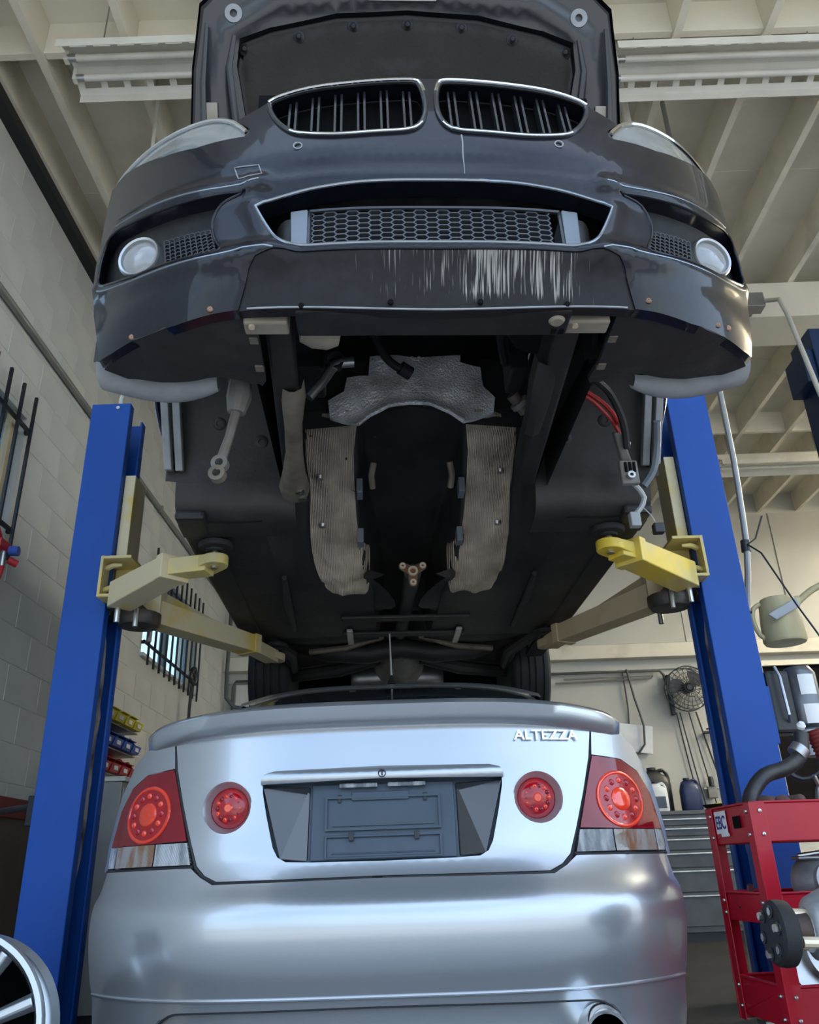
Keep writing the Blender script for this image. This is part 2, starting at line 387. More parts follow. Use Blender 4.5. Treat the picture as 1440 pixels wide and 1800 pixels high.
# ================================================================== TWO-POST LIFT
def obox(mb, a, b, w, z0, z1, zb0=None, zb1=None):
    """box along a->b in plan, width w"""
    a = Vector(a); b = Vector(b); d = (b-a).normalized(); n = Vector((-d.y, d.x))*w/2
    zb0 = z0 if zb0 is None else zb0; zb1 = z1 if zb1 is None else zb1
    lo = [(*(a-n), z0), (*(b-n), zb0), (*(b+n), zb0), (*(a+n), z0)]; hi = [(*(a-n), z1), (*(b-n), zb1), (*(b+n), zb1), (*(a+n), z1)]
    return mb.hexa(lo, hi)
def lift_post(X0, s, label, fm, rm, tipf, tipr):
    t = thing('lift_post', label, 'lift post', (X0, 3.0, 0), 0, 'two-post vehicle lift')
    def bx(mb, u0, u1, y0, y1, z0, z1): return mb.box(min(s*u0, s*u1), max(s*u0, s*u1), y0, y1, z0, z1)
    col = MB()
    prof = [(0, 0), (.168, 0), (.168, .045), (.158, .045), (.158, .010), (.010, .010), (.010, .195), (.158, .195), (.158, .160), (.168, .160), (.168, .205), (0, .205)]
    col.prism(prof, lambda u, y: (s*u, y, 0), lambda u, y: (s*u, y, 2.60))
    col = col.build('column', 'lift_blue', t, 30, .003)
    bx(MB(), -.12, .26, -.12, .33, 0, .018).build('base_plate', 'lift_blue', t, 0, .003)
    for u, y in ((-.08, -.08), (.22, -.08), (-.08, .29), (.22, .29)):
        MB().cyl((s*u, y, .018), (s*u, y, .045), .014, n=6).build('anchor_bolt', 'bolt_steel', t)
    MB().cyl((s*.115, -.004, 2.578), (s*.115, .001, 2.578), .008, n=10).build('bolt', 'bolt_steel', t)
    # greasy wear streak on the inside of the back flange
    st = MB(); rows = []
    for k in range(25):
        z = .62+k*.042; w = .020+.007*noise.noise(Vector((k*.6, s*3, 0))); w *= min(1, k/8+.15)*min(1, (24-k)/3+.2); j = .010*noise.noise(Vector((k*.35, 9, s)))
        rows.append([(s*(.105-w+j), .1938, z), (s*(.105+w*.8+j), .1938, z)])
    st.grid(rows).build('wear_streak', 'rust_grease', t, 0)
    # carriage
    ca = MB(); bx(ca, .170, .214, .035, .170, 1.86, 2.265); ca = ca.build('carriage', 'lift_cream', t, 0, .003)
    bx(MB(), .03, .172, .05, .155, 1.66, 2.2).build('slide_block', 'grease', t, 0, .004)
    hd = MB()
    bx(hd, .156, .166, -.075, .19, 1.695, 1.862)
    bx(hd, .166, .275, -.075, .28, 1.850, 1.862); bx(hd, .166, .275, -.075, .28, 1.695, 1.707)
    bx(hd, .166, .275, .055, .067, 1.707, 1.850)
    hd.build('carriage_head', 'lift_yellow', ca, 0, .002)
    for zz in (1.735, 1.825):
        MB().tube([(s*.168, -.03, zz), (s*.20, -.045, zz+.006), (s*.235, -.05, zz+.004)], [.012, .010, .006], 8).build('hook_tab', 'lift_yellow', ca)
    gp = MB(); bx(gp, .175, .30, .0, .20, 1.672, 1.693); gp.lathe([(.001, -.05), (.075, -.05), (.085, -.03), (.085, 0), (.001, 0)], (s*.27, .10, 1.672), (0, 0, 1), 20)
    gp.build('arm_lock_gear', 'grease', ca, 30)
    for u, y in ((.235, -.045), (.285, .02), (.27, .24)):
        MB().cyl((s*u, y, 1.60), (s*u, y, 1.70), .011, n=10).build('pivot_pin', 'bolt_steel', ca)
    # ---- front arm
    def arm(a, b, tip, m, m2, z0=1.655, z1=1.755, w=.10):
        ar = obox(MB(), (s*a[0], a[1]), (s*b[0], b[1]), w, z0, z1, z0+.012, z1-.008).build('arm', m, t, 0, .004)
        d = Vector((b[0]-a[0], b[1]-a[1])).normalized(); n_ = Vector((-d.y, d.x))
        c0 = Vector(b)-d*.03; c1 = Vector(b)+d*.012
        obox(MB(), (s*c0.x, c0.y), (s*c1.x, c1.y), w+.012, z0+.008, z1-.002).build('collar', m, ar, 0, .003)
        e = Vector(tip)
        obox(MB(), (s*b[0]*.98+s*a[0]*.02, b[1]*.98+a[1]*.02), (s*(e.x-d.x*.03), e.y-d.y*.03), w*.72, z0+.022, z1-.018).build('inner_arm', m2, ar, 0, .003)
        tp = MB()
        pl = [(e+d*(.052*math.cos(q))+n_*(.045*math.sin(q))) for q in [(-PI/2+PI*k/10) for k in range(11)]]
        pl += [e-d*.12+n_*.045, e-d*.12-n_*.045]
        tp.prism([(p.x, p.y) for p in pl], lambda u, y: (s*u, y, z0+.038), lambda u, y: (s*u, y, z1-.026))
        tp.build('tip_plate', m2, ar, 30, .003)
        pd = MB().cyl((s*e.x, e.y, z0+.03), (s*e.x, e.y, 1.765), .013, n=12).build('pad_screw', 'bolt_steel', ar)
        MB().lathe([(.001, 1.748), (.03, 1.748), (.034, 1.755), (.055, 1.76), (.06, 1.768), (.06, 1.778), (.001, 1.778)], (s*e.x, e.y, 0), (0, 0, 1), 24).build('lift_pad', 'rubber', ar)
        # gusset web beside the pivot
        g0 = Vector(a)+n_*.0; gu = MB()
        gu.hexa([(s*(a[0]+n_.x*.06), a[1]+n_.y*.06, z0+.02), (s*(a[0]+d.x*.20+n_.x*.06), a[1]+d.y*.20+n_.y*.06, z0+.02), (s*(a[0]+d.x*.20+n_.x*.06), a[1]+d.y*.20+n_.y*.06, z0+.06), (s*(a[0]+n_.x*.06), a[1]+n_.y*.06, z1+.055)],
                [(s*(a[0]+n_.x*.05), a[1]+n_.y*.05, z0+.02), (s*(a[0]+d.x*.20+n_.x*.05), a[1]+d.y*.20+n_.y*.05, z0+.02), (s*(a[0]+d.x*.20+n_.x*.05), a[1]+d.y*.20+n_.y*.05, z0+.06), (s*(a[0]+n_.x*.05), a[1]+n_.y*.05, z1+.055)])
        gu.build('gusset', m, ar, 0, .002)
        return ar
    arm((.235, -.035), (.52, -.315), tipf, fm[0], fm[1])
    ra = arm((.285, .20), (.585, .76), tipr, rm, rm)
    MB().hexa([(s*.25, .16, 1.66), (s*.33, .16, 1.66), (s*.33, .24, 1.66), (s*.25, .24, 1.66)], [(s*.25, .16, 1.84), (s*.33, .16, 1.84), (s*.33, .24, 1.84), (s*.25, .24, 1.84)]).build('pivot_block', rm, ra, 0, .004)
    obox(MB(), (s*.245, .22), (s*.54, .80), .012, 1.76, 1.845, 1.75, 1.765).build('top_strut', rm, ra, 0, .002)
    return t
lift_post(-1.362, 1, 'tall blue lift post next to the block wall, carrying cream and pale yellow arms', ('lift_cream', 'lift_yellow'), 'lift_cream', (.675, -.36), (.66, 1.02))
post_r = lift_post(1.292, -1, 'tall blue lift post beside the red tool cart, carrying a bright yellow front arm', ('lift_yellow_bright', 'lift_yellow_bright'), 'lift_tan', (.60, -.375), (.635, .93))
# ================================================================== DARK SEDAN ON THE LIFT
def scratch_mat(name, base, dense):
    m = mat(name, base, .5, col2=tuple(c*1.5 for c in base), nscale=30, spec=.25)
    N = m.node_tree.nodes; L = m.node_tree.links; b = N['Principled BSDF']
    tc = N.new('ShaderNodeTexCoord'); mp = N.new('ShaderNodeMapping'); mp.inputs['Scale'].default_value = (260, 4, 10)
    L.new(tc.outputs['Object'], mp.inputs['Vector'])
    no = N.new('ShaderNodeTexNoise'); no.inputs['Scale'].default_value = 1; no.inputs['Detail'].default_value = 3; L.new(mp.outputs['Vector'], no.inputs['Vector'])
    big = N.new('ShaderNodeTexNoise'); big.inputs['Scale'].default_value = 7; big.inputs['Detail'].default_value = 2; L.new(tc.outputs['Object'], big.inputs['Vector'])
    sx = N.new('ShaderNodeSeparateXYZ'); L.new(tc.outputs['Object'], sx.inputs['Vector'])
    # scuffing sits mainly on one half of the panel, as road wear does
    mr = N.new('ShaderNodeMapRange'); mr.inputs['From Min'].default_value = -.22; mr.inputs['From Max'].default_value = .10; L.new(sx.outputs['X'], mr.inputs['Value'])
    mz = N.new('ShaderNodeMapRange'); mz.inputs['From Min'].default_value = .195; mz.inputs['From Max'].default_value = .225; L.new(sx.outputs['Z'], mz.inputs['Value'])
    def mth(op, a, b_):
        q = N.new('ShaderNodeMath'); q.operation = op
        for i, s in enumerate((a, b_)):
            if isinstance(s, (int, float)): q.inputs[i].default_value = s
            else: L.new(s, q.inputs[i])
        return q.outputs[0]
    mr2 = N.new('ShaderNodeMapRange'); mr2.inputs['From Min'].default_value = .24; mr2.inputs['From Max'].default_value = .36; mr2.inputs['To Min'].default_value = 1; mr2.inputs['To Max'].default_value = 0; L.new(sx.outputs['X'], mr2.inputs['Value'])
    w = mth('MULTIPLY', mth('MULTIPLY', mth('MULTIPLY', mr.outputs[0], mr2.outputs[0]), mz.outputs[0]), dense)
    v = mth('ADD', mth('ADD', mth('MULTIPLY', no.outputs['Fac'], .8), mth('MULTIPLY', big.outputs['Fac'], .42)), mth('MULTIPLY', w, .22))
    rp = N.new('ShaderNodeValToRGB'); rp.color_ramp.elements[0].position = .79; rp.color_ramp.elements[1].position = .88; L.new(v, rp.inputs['Fac'])
    mx = N.new('ShaderNodeMixRGB'); L.new(rp.outputs['Color'], mx.inputs['Fac'])
    src = b.inputs['Base Color'].links[0].from_socket; L.new(src, mx.inputs[1]); mx.inputs[2].default_value = (.30, .285, .26, 1); L.new(mx.outputs['Color'], b.inputs['Base Color'])
    rm = N.new('ShaderNodeMixRGB'); L.new(rp.outputs['Color'], rm.inputs['Fac']); rm.inputs[1].default_value = (.5,)*3+(1,); rm.inputs[2].default_value = (.8,)*3+(1,); L.new(rm.outputs['Color'], b.inputs['Roughness'])
    return m
mat('navy_paint', (.005, .006, .011), .3, .0, coat=.4, col2=(.008, .009, .015), nscale=60, spec=.15)
scratch_mat('scuffed_black', (.010, .010, .012), 1.0)
mat('satin_black', (.010, .010, .011), .45, spec=.3, col2=(.02, .02, .02), nscale=25)
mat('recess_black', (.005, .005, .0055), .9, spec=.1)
mat('fog_glass', (.55, .57, .57), .10, coat=.5, trans=.55, col2=(.55, .57, .57), nscale=14)
mat('edge_highlight', (.26, .29, .33), .18, .75)  # pale tone painting sky highlights along the dark bumper's edges
mat('mesh_grey', (.055, .06, .07), .35)
mat('chrome', (.78, .79, .80), .08, 1.)
mat('grille_black', (.018, .019, .022), .3, coat=.3)
mat('bracket_grey', (.17, .20, .23), .5)
mat('lamp_glass', (.34, .36, .35), .08, .3, coat=.6, col2=(.22, .235, .235), nscale=9)
mat('lamp_glass_clear', (.92, .95, .95), .03, trans=1.)
mat('reflector', (.82, .83, .82), .12, 1., bump=.3, bscale=45)
mat('underseal', (.013, .013, .014), .55, col2=(.028, .026, .024), nscale=5, nthr=(.4, .7), bump=.4, bscale=35)
mat('liner_plastic', (.018, .0175, .017), .55, col2=(.034, .031, .028), nscale=7, nthr=(.45, .75), bump=.3, bscale=50)
mat('fender_grey', (.30, .31, .32), .55, col2=(.22, .225, .23), nscale=14)
mat('shield_foil', (.90, .92, .94), .36, .2, col2=(.50, .50, .50), nscale=10, bump=.85, bscale=130, bumptype='VORONOI')
mat('shield_foil_warm', (.80, .69, .54), .36, .3, col2=(.42, .35, .27), nscale=7, nthr=(.35, .7), bump=.9, bscale=48, bumptype='WAVE')
mat('foam_dark', (.020, .018, .016), .95, bump=.5, bscale=90, col2=(.028, .024, .02), nscale=5)
mat('hood_inner', (.020, .023, .028), .35, coat=.35)
mat('dusty_metal', (.22, .19, .14), .6, .3, col2=(.13, .11, .085), nscale=14)
mat('beige_plastic', (.30, .27, .21), .55, col2=(.22, .19, .15), nscale=12)
mat('bronze', (.26, .15, .09), .45, .7, col2=(.16, .09, .055), nscale=18)
mat('brass', (.78, .66, .48), .35, .4)
mat('link_grey', (.22, .215, .20), .6, .2, col2=(.17, .15, .13), nscale=18)
mat('wire_red', (.45, .03, .025), .4)
mat('wire_blue', (.02, .03, .16), .5)
mat('connector_grey', (.36, .38, .39), .5)
mat('car_glass', (.02, .025, .03), .05, spec=.7, coat=.6)
CAR = thing('dark_sedan', 'dark navy sedan raised on the lift, hood open, engine and front wheels removed', 'car', (.083, 1.30, 1.58), math.radians(2.9))
def lerp(t, pts):
    if t <= pts[0][0]: return pts[0][1]
    for a, b in zip(pts, pts[1:]):
        if t <= b[0]: return a[1]+(b[1]-a[1])*(t-a[0])/(b[0]-a[0])
    return pts[-1][1]
BP = [(.12, .10), (.18, .075), (.31, .01), (.41, .015), (.50, .02), (.56, .0), (.62, .006), (.72, .02), (.85, .045), (.95, .07), (1.05, .12)]
def sm(t): t = max(0, min(1, t)); return t*t*(3-2*t)
def bprof(z): return sum(w*lerp(z+d, BP) for d, w in ((-.045, 1), (-.03, 2), (-.015, 3), (0, 4), (.015, 3), (.03, 2), (.045, 1)))/16
def by(x, z): return .42*(abs(x)/.87)**3+bprof(z)*(1-.6*(abs(x)/.87)**2)
def dist_pl(x, z, pl):
    best = 9
    for (ax, az), (bx_, bz) in zip(pl, pl[1:]):
        dx, dz = bx_-ax, bz-az; t = max(0, min(1, ((x-ax)*dx+(z-az)*dz)/(dx*dx+dz*dz)))
        best = min(best, math.hypot(x-ax-t*dx, z-az-t*dz))
    return best
KID = [(.378, .766), (.365, .79), (.29, .812), (.19, .824), (.10, .834), (.037, .836), (.020, .818), (.011, .755), (.014, .69), (.031, .648), (.06, .632), (.12, .626), (.21, .621), (.28, .632), (.322, .652), (.358, .703)]
INT = [(.12, .490), (.245, .482), (.32, .472), (.375, .460), (.392, .447), (.383, .425), (.365, .385), (.343, .345), (.318, .322), (.29, .315), (.20, .312)]
FOG = [(.42, .498), (.465, .507), (.61, .540), (.71, .575), (.785, .615), (.822, .60), (.83, .50), (.76, .435), (.684, .392), (.585, .364), (.470, .343), (.485, .40), (.492, .447), (.473, .487)]
BROW = [(.385, .515), (.46, .520), (.60, .555), (.71, .592), (.785, .632), (.84, .61), (.85, .50)]
LOWR = [(.33, .300), (.40, .325), (.475, .331), (.59, .352), (.69, .38), (.77, .425), (.845, .49)]
PILL = [(.40, .455), (.378, .39), (.352, .33)]
def bsf(x, z, off=0.):
    a = abs(x); y = by(x, z)
    d1 = dist_pl(a, z, BROW); d2 = dist_pl(a, z, LOWR); d3 = dist_pl(a, z, PILL)
    y -= .012*math.exp(-(d1/.026)**2)+.014*math.exp(-(d2/.026)**2)+.010*math.exp(-(d3/.026)**2)
    if a < .42: y -= .012*math.exp(-((z-.304)/.024)**2)+.008*math.exp(-((z-.503)/.024)**2)
    return (x, y+off, z)
bot = [(.425, .213), (.48, .217), (.57, .219), (.67, .232), (.75, .24), (.79, .25)]
side = [(.81, .33), (.84, .42), (.857, .53), (.866, .68), (.868, .80), (.862, .885)]
hl_low = [(.80, .862), (.745, .822), (.65, .755), (.555, .706), (.43, .676)]
top = [(.418, .70), (.455, .745), (.40, .775), (.36, .805), (.28, .829), (.19, .842), (.10, .850), (.02, .852)]
split = [(.40, .285), (.385, .300), (.345, .304), (.30, .300), (.15, .298)]
half = [(0, .297)]+split[::-1]+bot+side+hl_low+top
outl = half+[(-x, z) for x, z in half[::-1] if x > 0]
sml = lambda l, s=.012: [tuple(p) for p in smooth_loop(l, s)]
kidR, fogR = sml(KID), sml(FOG)
intk = INT[::-1]; intk = sml(INT+[(-x, z) for x, z in INT[::-1]], .015)
bump = panel_mb(outl, [kidR, mirror(kidR), intk, fogR, mirror(fogR)], bsf, .0125, (0, .03, 0), (0, .05, 0), curve=False)
bumper = bump.build('front_bumper', 'navy_paint', CAR, 50)
vh = [(0, .297)]+split[::-1]+[(.425, .213), (.34, .204), (.2, .194), (.1, .190)]
vout = vh+[(0, .188)]+[(-x, z) for x, z in vh[::-1] if x > 0]
panel_mb(vout, [], lambda x, z: bsf(x, z, .004), .02, (0, .03, .004), curve=False).build('scuffed_valance', 'scuffed_black', CAR, 50, label='scraped black lower bumper lip with white scratches')
MB().tube([bsf(x*.405/20, .189+.000*abs(x)+.022*(abs(x)/20)**2, -.002) for x in range(-20, 21)], .0022, 6).build('lip_edge', 'fender_grey', CAR)
for x in (-.29, -.104, .084, .269): MB().cyl(bsf(x, .203, .002), bsf(x, .203, -.004), .006, n=10).build('screw_hole', 'recess_black', CAR)
for x, z in ((-.487, .228), (-.685, .243), (.457, .236), (.654, .250), (.692, .262)): MB().lathe([(.001, -.003), (.005, -.003), (.0075, -.001), (.0075, .004)], bsf(x, z), (0, 1, 0), 14).build('rusty_screw', 'bronze', CAR)
MB().tube([bsf(.063+.0006*math.sin(k), .505+k*.0115, -.0008) for k in range(11)], [.0008+.0014*k/10 for k in range(11)], 6).build('paint_run', 'fender_grey', bumper)
# rolled edges of the openings; the pale beads are painted sky highlights
MB().tube([bsf(x, z, .0005) for x, z in intk], .0038, 8, True).build('opening_edge', 'edge_highlight', bumper)
for s in (1, -1): MB().tube([bsf(s*p[0], p[1], .0005) for p in smooth_loop(BROW[:5], .02, False)], .0024, 8).build('brow_highlight', 'edge_highlight', bumper)
for s in (1, -1):
    MB().tube([bsf(s*x, z, .0005) for x, z in fogR], .0036, 8, True).build('opening_edge', 'navy_paint', bumper)
    MB().tube([bsf(s*p[0], p[1], .0008) for p in smooth_loop([(.345, .306), (.39, .322), (.435, .329), (.475, .332), (.59, .353), (.69, .381), (.77, .424), (.83, .475)], .02, False)], [.0015]+[.0035]*60 if False else .0026, 8).build('crease_edge', 'edge_highlight', bumper)
# parking sensors, washer covers, tow hook cover
for x, z in ((-.302, .60), (.284, .608)):
    MB().ring(bsf(x, z, -.003), (0, 1, 0), .0105, .008, .006, 20).build('parking_sensor', 'fender_grey', CAR)
cv = [(-.446, .574), (-.389, .563), (-.380, .530), (-.434, .533)]
MB().tube([bsf(x, z, -.001) for x, z in lin_loop(cv, .01)], .0014, 5, True).build('tow_cover_seam', 'fender_grey', CAR)
# ---- kidney grilles
for s in (1, -1):
    K = [(s*x, z) for x, z in kidR]
    g = panel_mb(K, [], lambda x, z: bsf(x, z, .052), .03, None, curve=False).build('kidney_recess', 'recess_black', CAR, 0)
    cx = sum(p[0] for p in K)/len(K); cz = sum(p[1] for p in K)/len(K)
    MB().tube([bsf(cx+(x-cx)*.985, cz+(z-cz)*.97, -.002) for x, z in K], .0065, 8, True).build('kidney_rim', 'grille_black', g)
    tp = [p for p in K if p[1] > .775]; tp.sort(key=lambda p: p[0])
    MB().tube([bsf(x, z-.002, -.007) for x, z in tp], .0045, 8).build('chrome_strip', 'chrome', g)
    bp = [p for p in K if p[1] < .66]; bp.sort(key=lambda p: p[0])
    MB().tube([bsf(x, z+.002, -.006) for x, z in bp], .003, 8).build('chrome_strip', 'chrome', g)
    ts = [(x, z) for x, z in KID if z > .75]; ts.sort()
    for i in range(6):
        for e in (0, .015):
            u = .052+i*.0535+e-.006
            zt = lerp(u, [(.02, .818), (.10, .826), (.19, .816), (.29, .804), (.365, .78), (.4, .74)]); zb = lerp(u, [(.02, .66), (.06, .636), (.21, .625), (.28, .636), (.322, .655), (.36, .71)])
            x = s*u; a, b = bsf(x, zb, .012), bsf(x, zt, .016)
            mb = MB(); w = .0028
            mb.hexa([(x-w, a[1], zb), (x+w, a[1], zb), (x+w, a[1]+.03, zb), (x-w, a[1]+.03, zb)], [(x-w, b[1], zt), (x+w, b[1], zt), (x+w, b[1]+.03, zt), (x-w, b[1]+.03, zt)])
            mb.build('slat', 'grille_black', g, 0, .0008)
# ---- lower intake: mesh grille, grey brackets, dark duct
mesh = MB()
def hexgrid(mb, x0, x1, z0, z1, cw, ch, surf, w=.0028, dep=.012):
    def seg(p, q):
        p = Vector((p[0], 0, p[1])); q = Vector((q[0], 0, q[1])); d = (q-p).normalized(); n = Vector((-d.z, 0, d.x))*w/2
        f = [Vector(surf(v.x, v.z)) for v in (p-n, q-n, q+n, p+n)]; mb.hexa(f, [v+Vector((0, dep, 0)) for v in f])
    a, b = cw*.36, cw*.64; i = 0; x = x0+b
    while x+b <= x1+.002:
        z = z0+(ch*.5 if i % 2 else 0)
        while z-ch*.5 <= z1:
            seg((x-a, z-ch*.5), (x+a, z-ch*.5))
            if z+ch*.5 <= z1+ch*.6:
                for q in (1, -1):
                    seg((x+a, z+q*ch*.5), (x+b, z))
                    if i == 0: seg((x-a, z+q*ch*.5), (x-b, z))
            z += ch
        x += cw; i += 1
msf = lambda x, z: (x, by(x, z)+.034, z)
hexgrid(mesh, -.272, .272, .326, .446, .0247, .0148, msf)
gm = mesh.build('mesh_grille', 'mesh_grey', CAR, 0)
fr = MB()
for a, b in (((-.276, .318), (.276, .318)), ((-.276, .318), (-.276, .45)), ((.276, .318), (.276, .45)), ((-.276, .45), (.276, .45))): fr.tube([msf(a[0]+(b[0]-a[0])*k/12, a[1]+(b[1]-a[1])*k/12) for k in range(13)], .005, 6)
fr.build('grille_surround', 'grille_black', gm)
for s in (1, -1):
    mb = MB(); mb.hexa([(s*.28, .055, .318), (s*.315, .062, .322), (s*.315, .14, .322), (s*.28, .14, .318)], [(s*.28, .055, .45), (s*.318, .062, .45), (s*.318, .14, .45), (s*.28, .14, .45)]); mb.build('duct_bracket', 'bracket_grey', CAR, 0, .003)
    mb = MB(); mb.grid([[(s*(.318+.045*math.sin(q)), .07+.10*(1-math.cos(q)), .335+k*.02) for q in [i*PI/12 for i in range(7)]] for k in range(6)]); mb.build('duct_side', 'liner_plastic', CAR)
panel_mb([(.40, .30), (.40, .51), (-.40, .51), (-.40, .30)], [], lambda x, z: (x, .15, z), .08, None, curve=False).build('duct_back', 'recess_black', CAR, 0)
panel_mb([(.385, .025), (.40, .15), (-.40, .15), (-.385, .025)], [], lambda x, y: (x, y+.03, .495), .08, None, curve=False).build('duct_roof', 'satin_black', CAR, 0)
# ---- fog lamp recesses
for s in (1, -1):
    Fg = [(s*x, z) for x, z in fogR]
    rc = panel_mb(Fg, [], lambda x, z: (x, by(x, z)+.034, z), .02, None, curve=False).build('fog_recess', 'satin_black', CAR, 50)
    # honeycomb insert: dark field and raised wires
    field = [(.478, .362), (.498, .446), (.625, .482), (.607, .375)]
    panel_mb([(s*x, z) for x, z in field], [], lambda x, z: (x, by(x, z)+.030, z), .02, None, curve=False).build('insert_back', 'recess_black', rc, 0)
    wires = MB()
    for k in range(10):
        t = k/9
        a = Vector((.482+.126*t, .366+.014*t)); b = Vector((.500+.124*t, .445+.034*t))
        wires.tube([(s*p.x, by(p.x, p.y)+.024, p.y) for p in [a+(b-a)*j/6 for j in range(7)]], .0016, 5)
    for k in range(9):
        t = k/8
        a = Vector((.478+.020*t, .364+.082*t)); b = Vector((.608+.018*t, .378+.104*t))
        wires.tube([(s*p.x, by(p.x, p.y)+.024, p.y+.004*((j % 2)-.5)) for j, p in enumerate([a+(b-a)*j/18 for j in range(19)])], .0016, 5)
    wires.build('honeycomb_insert', 'mesh_grey', rc)
    fx, fz = .690, .470; n = Vector((s*.28, -.92, -.05)).normalized(); c = Vector((s*fx, by(fx, fz)+.012, fz))
    fl = MB().lathe([(.056, .03), (.056, -.004), (.052, -.010), (.047, -.008), (.045, .0)], c, n*-1, 36, False).build('fog_lamp_bezel', 'steel', CAR)
    MB().lathe([(.046, .0), (.040, .018), (.026, .034), (.001, .040)], c, n*-1, 32, False).build('fog_reflector', 'reflector', fl)
    MB().lathe([(.001, -.014), (.02, -.012), (.036, -.006), (.046, .0)], c, n*-1, 32, False).build('fog_lens', 'fog_glass', fl)
    MB().cyl(c-n*.015, c+n*.004, .012, n=14).build('bulb_cap', 'steel', fl)
# ---- headlamps
HLO = [(.43, .680), (.555, .709), (.65, .758), (.745, .824), (.80, .865), (.845, .905), (.80, .897), (.72, .872), (.62, .835), (.53, .798), (.478, .760), (.448, .725)]
for s in (1, -1):
    H_ = [(s*x, z) for x, z in sml(HLO, .015)]
    def hs(x, z, o=0): return (x, by(x, z)+o+.02*sm((z-.74)/.2), z)
    h = panel_mb(H_, [], lambda x, z: hs(x, z, .004), .02, (0, .05, 0), curve=False).build('headlamp', 'lamp_glass', CAR, 50)
    up = [p for p in sml(HLO, .015)]; k0 = max(range(len(up)), key=lambda i: up[i][0]); edge = [(s*x, z) for x, z in up[k0:]]
    MB().tube([hs(x, z, .0) for x, z in edge], .006, 8).build('lamp_top_seal', 'chrome', h)
# ---- body sides, sills, cabin, tail
def side_x(y, z): return (.866-.095*sm((.58-z)/.34)-.05*sm((z-.80)/.22)-.05*sm((y-3.9)/.6))*1
arch = lambda c, r_, a0, a1, n: [(c+r_*math.cos(math.radians(a0+(a1-a0)*i/n)), .34+r_*math.sin(math.radians(a0+(a1-a0)*i/n))) for i in range(n+1)]
sp = [(.43, .60), (.45, .885), (.8, .90), (1.25, .93), (2.0, .965), (3.4, 1.0), (4.2, .985), (4.42, .86), (4.44, .35), (4.2, .26)]+[(3.93, .27)]+arch(3.54, .37, 0, 180, 14)+[(3.15, .212), (1.20, .208)]+arch(.78, .37, 0, 178, 14)
for s in (1, -1):
    panel_mb(sp, [], lambda y, z: (s*side_x(y, z), y, z), .09, (-s*.03, 0, 0), curve=False).build('body_side', 'navy_paint', CAR, 40)
    MB().tube([(s*side_x(y, z)-s*.004, y, z) for y, z in arch(.78, .366, 4, 176, 20)], .010, 8).build('arch_edge', 'navy_paint', CAR)
    MB().box(min(s*.70, s*.80), max(s*.70, s*.80), 1.16, 3.15, .200, .235).build('sill', 'underseal', CAR, 0, .012)
def cab(y): return (lerp(y, [(1.18, .98), (1.35, 1.0), (2.05, 1.36), (2.55, 1.42), (3.1, 1.385), (3.75, 1.06), (4.35, 1.02)]), lerp(y, [(1.18, .80), (1.35, .78), (2.05, .60), (2.55, .59), (3.1, .60), (3.75, .72), (4.35, .74)]))
def strip(ys, name, m):
    rows = []
    for y in ys:
        z, w = cab(y); rows.append([(w*t, y, z-.05*t**4) for t in [i/8 for i in range(-8, 9)]])
    MB().grid(rows).build(name, m, CAR, 40)
strip([1.18, 1.35], 'cowl', 'satin_black'); strip([1.35+.1*i for i in range(8)], 'windscreen', 'car_glass'); strip([2.05+.105*i for i in range(11)], 'roof', 'navy_paint'); strip([3.1+.13*i for i in range(6)], 'rear_window', 'car_glass'); strip([3.75+.12*i for i in range(6)], 'trunk_lid', 'navy_paint')
for s in (1, -1):
    MB().grid([[(s*side_x(y, .96+.01*y), y, lerp(y, [(1.3, .935), (2, .965), (3.4, 1.0), (4.2, .985)])), (s*cab(y)[1], y, cab(y)[0]-.05)] for y in [1.35+.1*i for i in range(25)]]).build('side_window', 'car_glass', CAR, 40)
panel_mb([(-.80, .25), (.80, .25), (.82, .6), (.80, .86), (.70, 1.0), (-.70, 1.0), (-.80, .86), (-.82, .6)], [], lambda x, z: (x, 4.46-.09*(abs(x)/.82)**3-.04*sm((z-.7)/.3), z), .1, (0, -.05, 0), curve=False).build('rear_bumper', 'navy_paint', CAR, 40)
# ---- raised hood
hoodE = bpy.data.objects.new('hood', None)
HV = Vector((0, 1.15, 1.0)); Hd = Vector((0, -.65, .95)).normalized(); Hn = Vector((0, Hd.z, -Hd.y))   # Hn points up-and-back (outer skin side)
def hp(x, v, o=0.): 
    p = HV+Hd*v+Hn*(o+.05*(1-(x/.78)**2)-.06*(v/1.15)**4); return (x, p.y, p.z)
hout = [(-.79, 0), (-.785, .5), (-.755, .85), (-.715, 1.05), (-.62, 1.13), (-.40, 1.165), (0, 1.175)]
hout = hout+[(-x, v) for x, v in hout[::-1] if x < 0]
hood = panel_mb(hout, [], lambda x, v: hp(x, v, .05), .06, tuple(-Hn*.03), curve=False).build('hood', 'navy_paint', CAR, 40)
inn = [(-.775, .01), (-.77, .5), (-.74, .84), (-.70, 1.03), (-.61, 1.11), (-.40, 1.145), (0, 1.155)]; inn = inn+[(-x, v) for x, v in inn[::-1] if x < 0]
cut = [(-.60, .02), (-.56, .55), (-.60, .86), (-.585, .945), (-.48, .985), (-.25, 1.035), (0, 1.05)]; cut = cut+[(-x, v) for x, v in cut[::-1] if x < 0]
def hin(x, v):
    d = dist_pl(abs(x), v, [(.68, 0), (.675, .5), (.66, .80), (.62, .96), (.45, 1.06), (0, 1.10)]); return hp(x, v, -.018*math.exp(-(d/.035)**2)+.012)
panel_mb(inn, [cut], hin, .03, None, tuple(Hn*.035), curve=False).build('hood_frame', 'hood_inner', hood, 60)
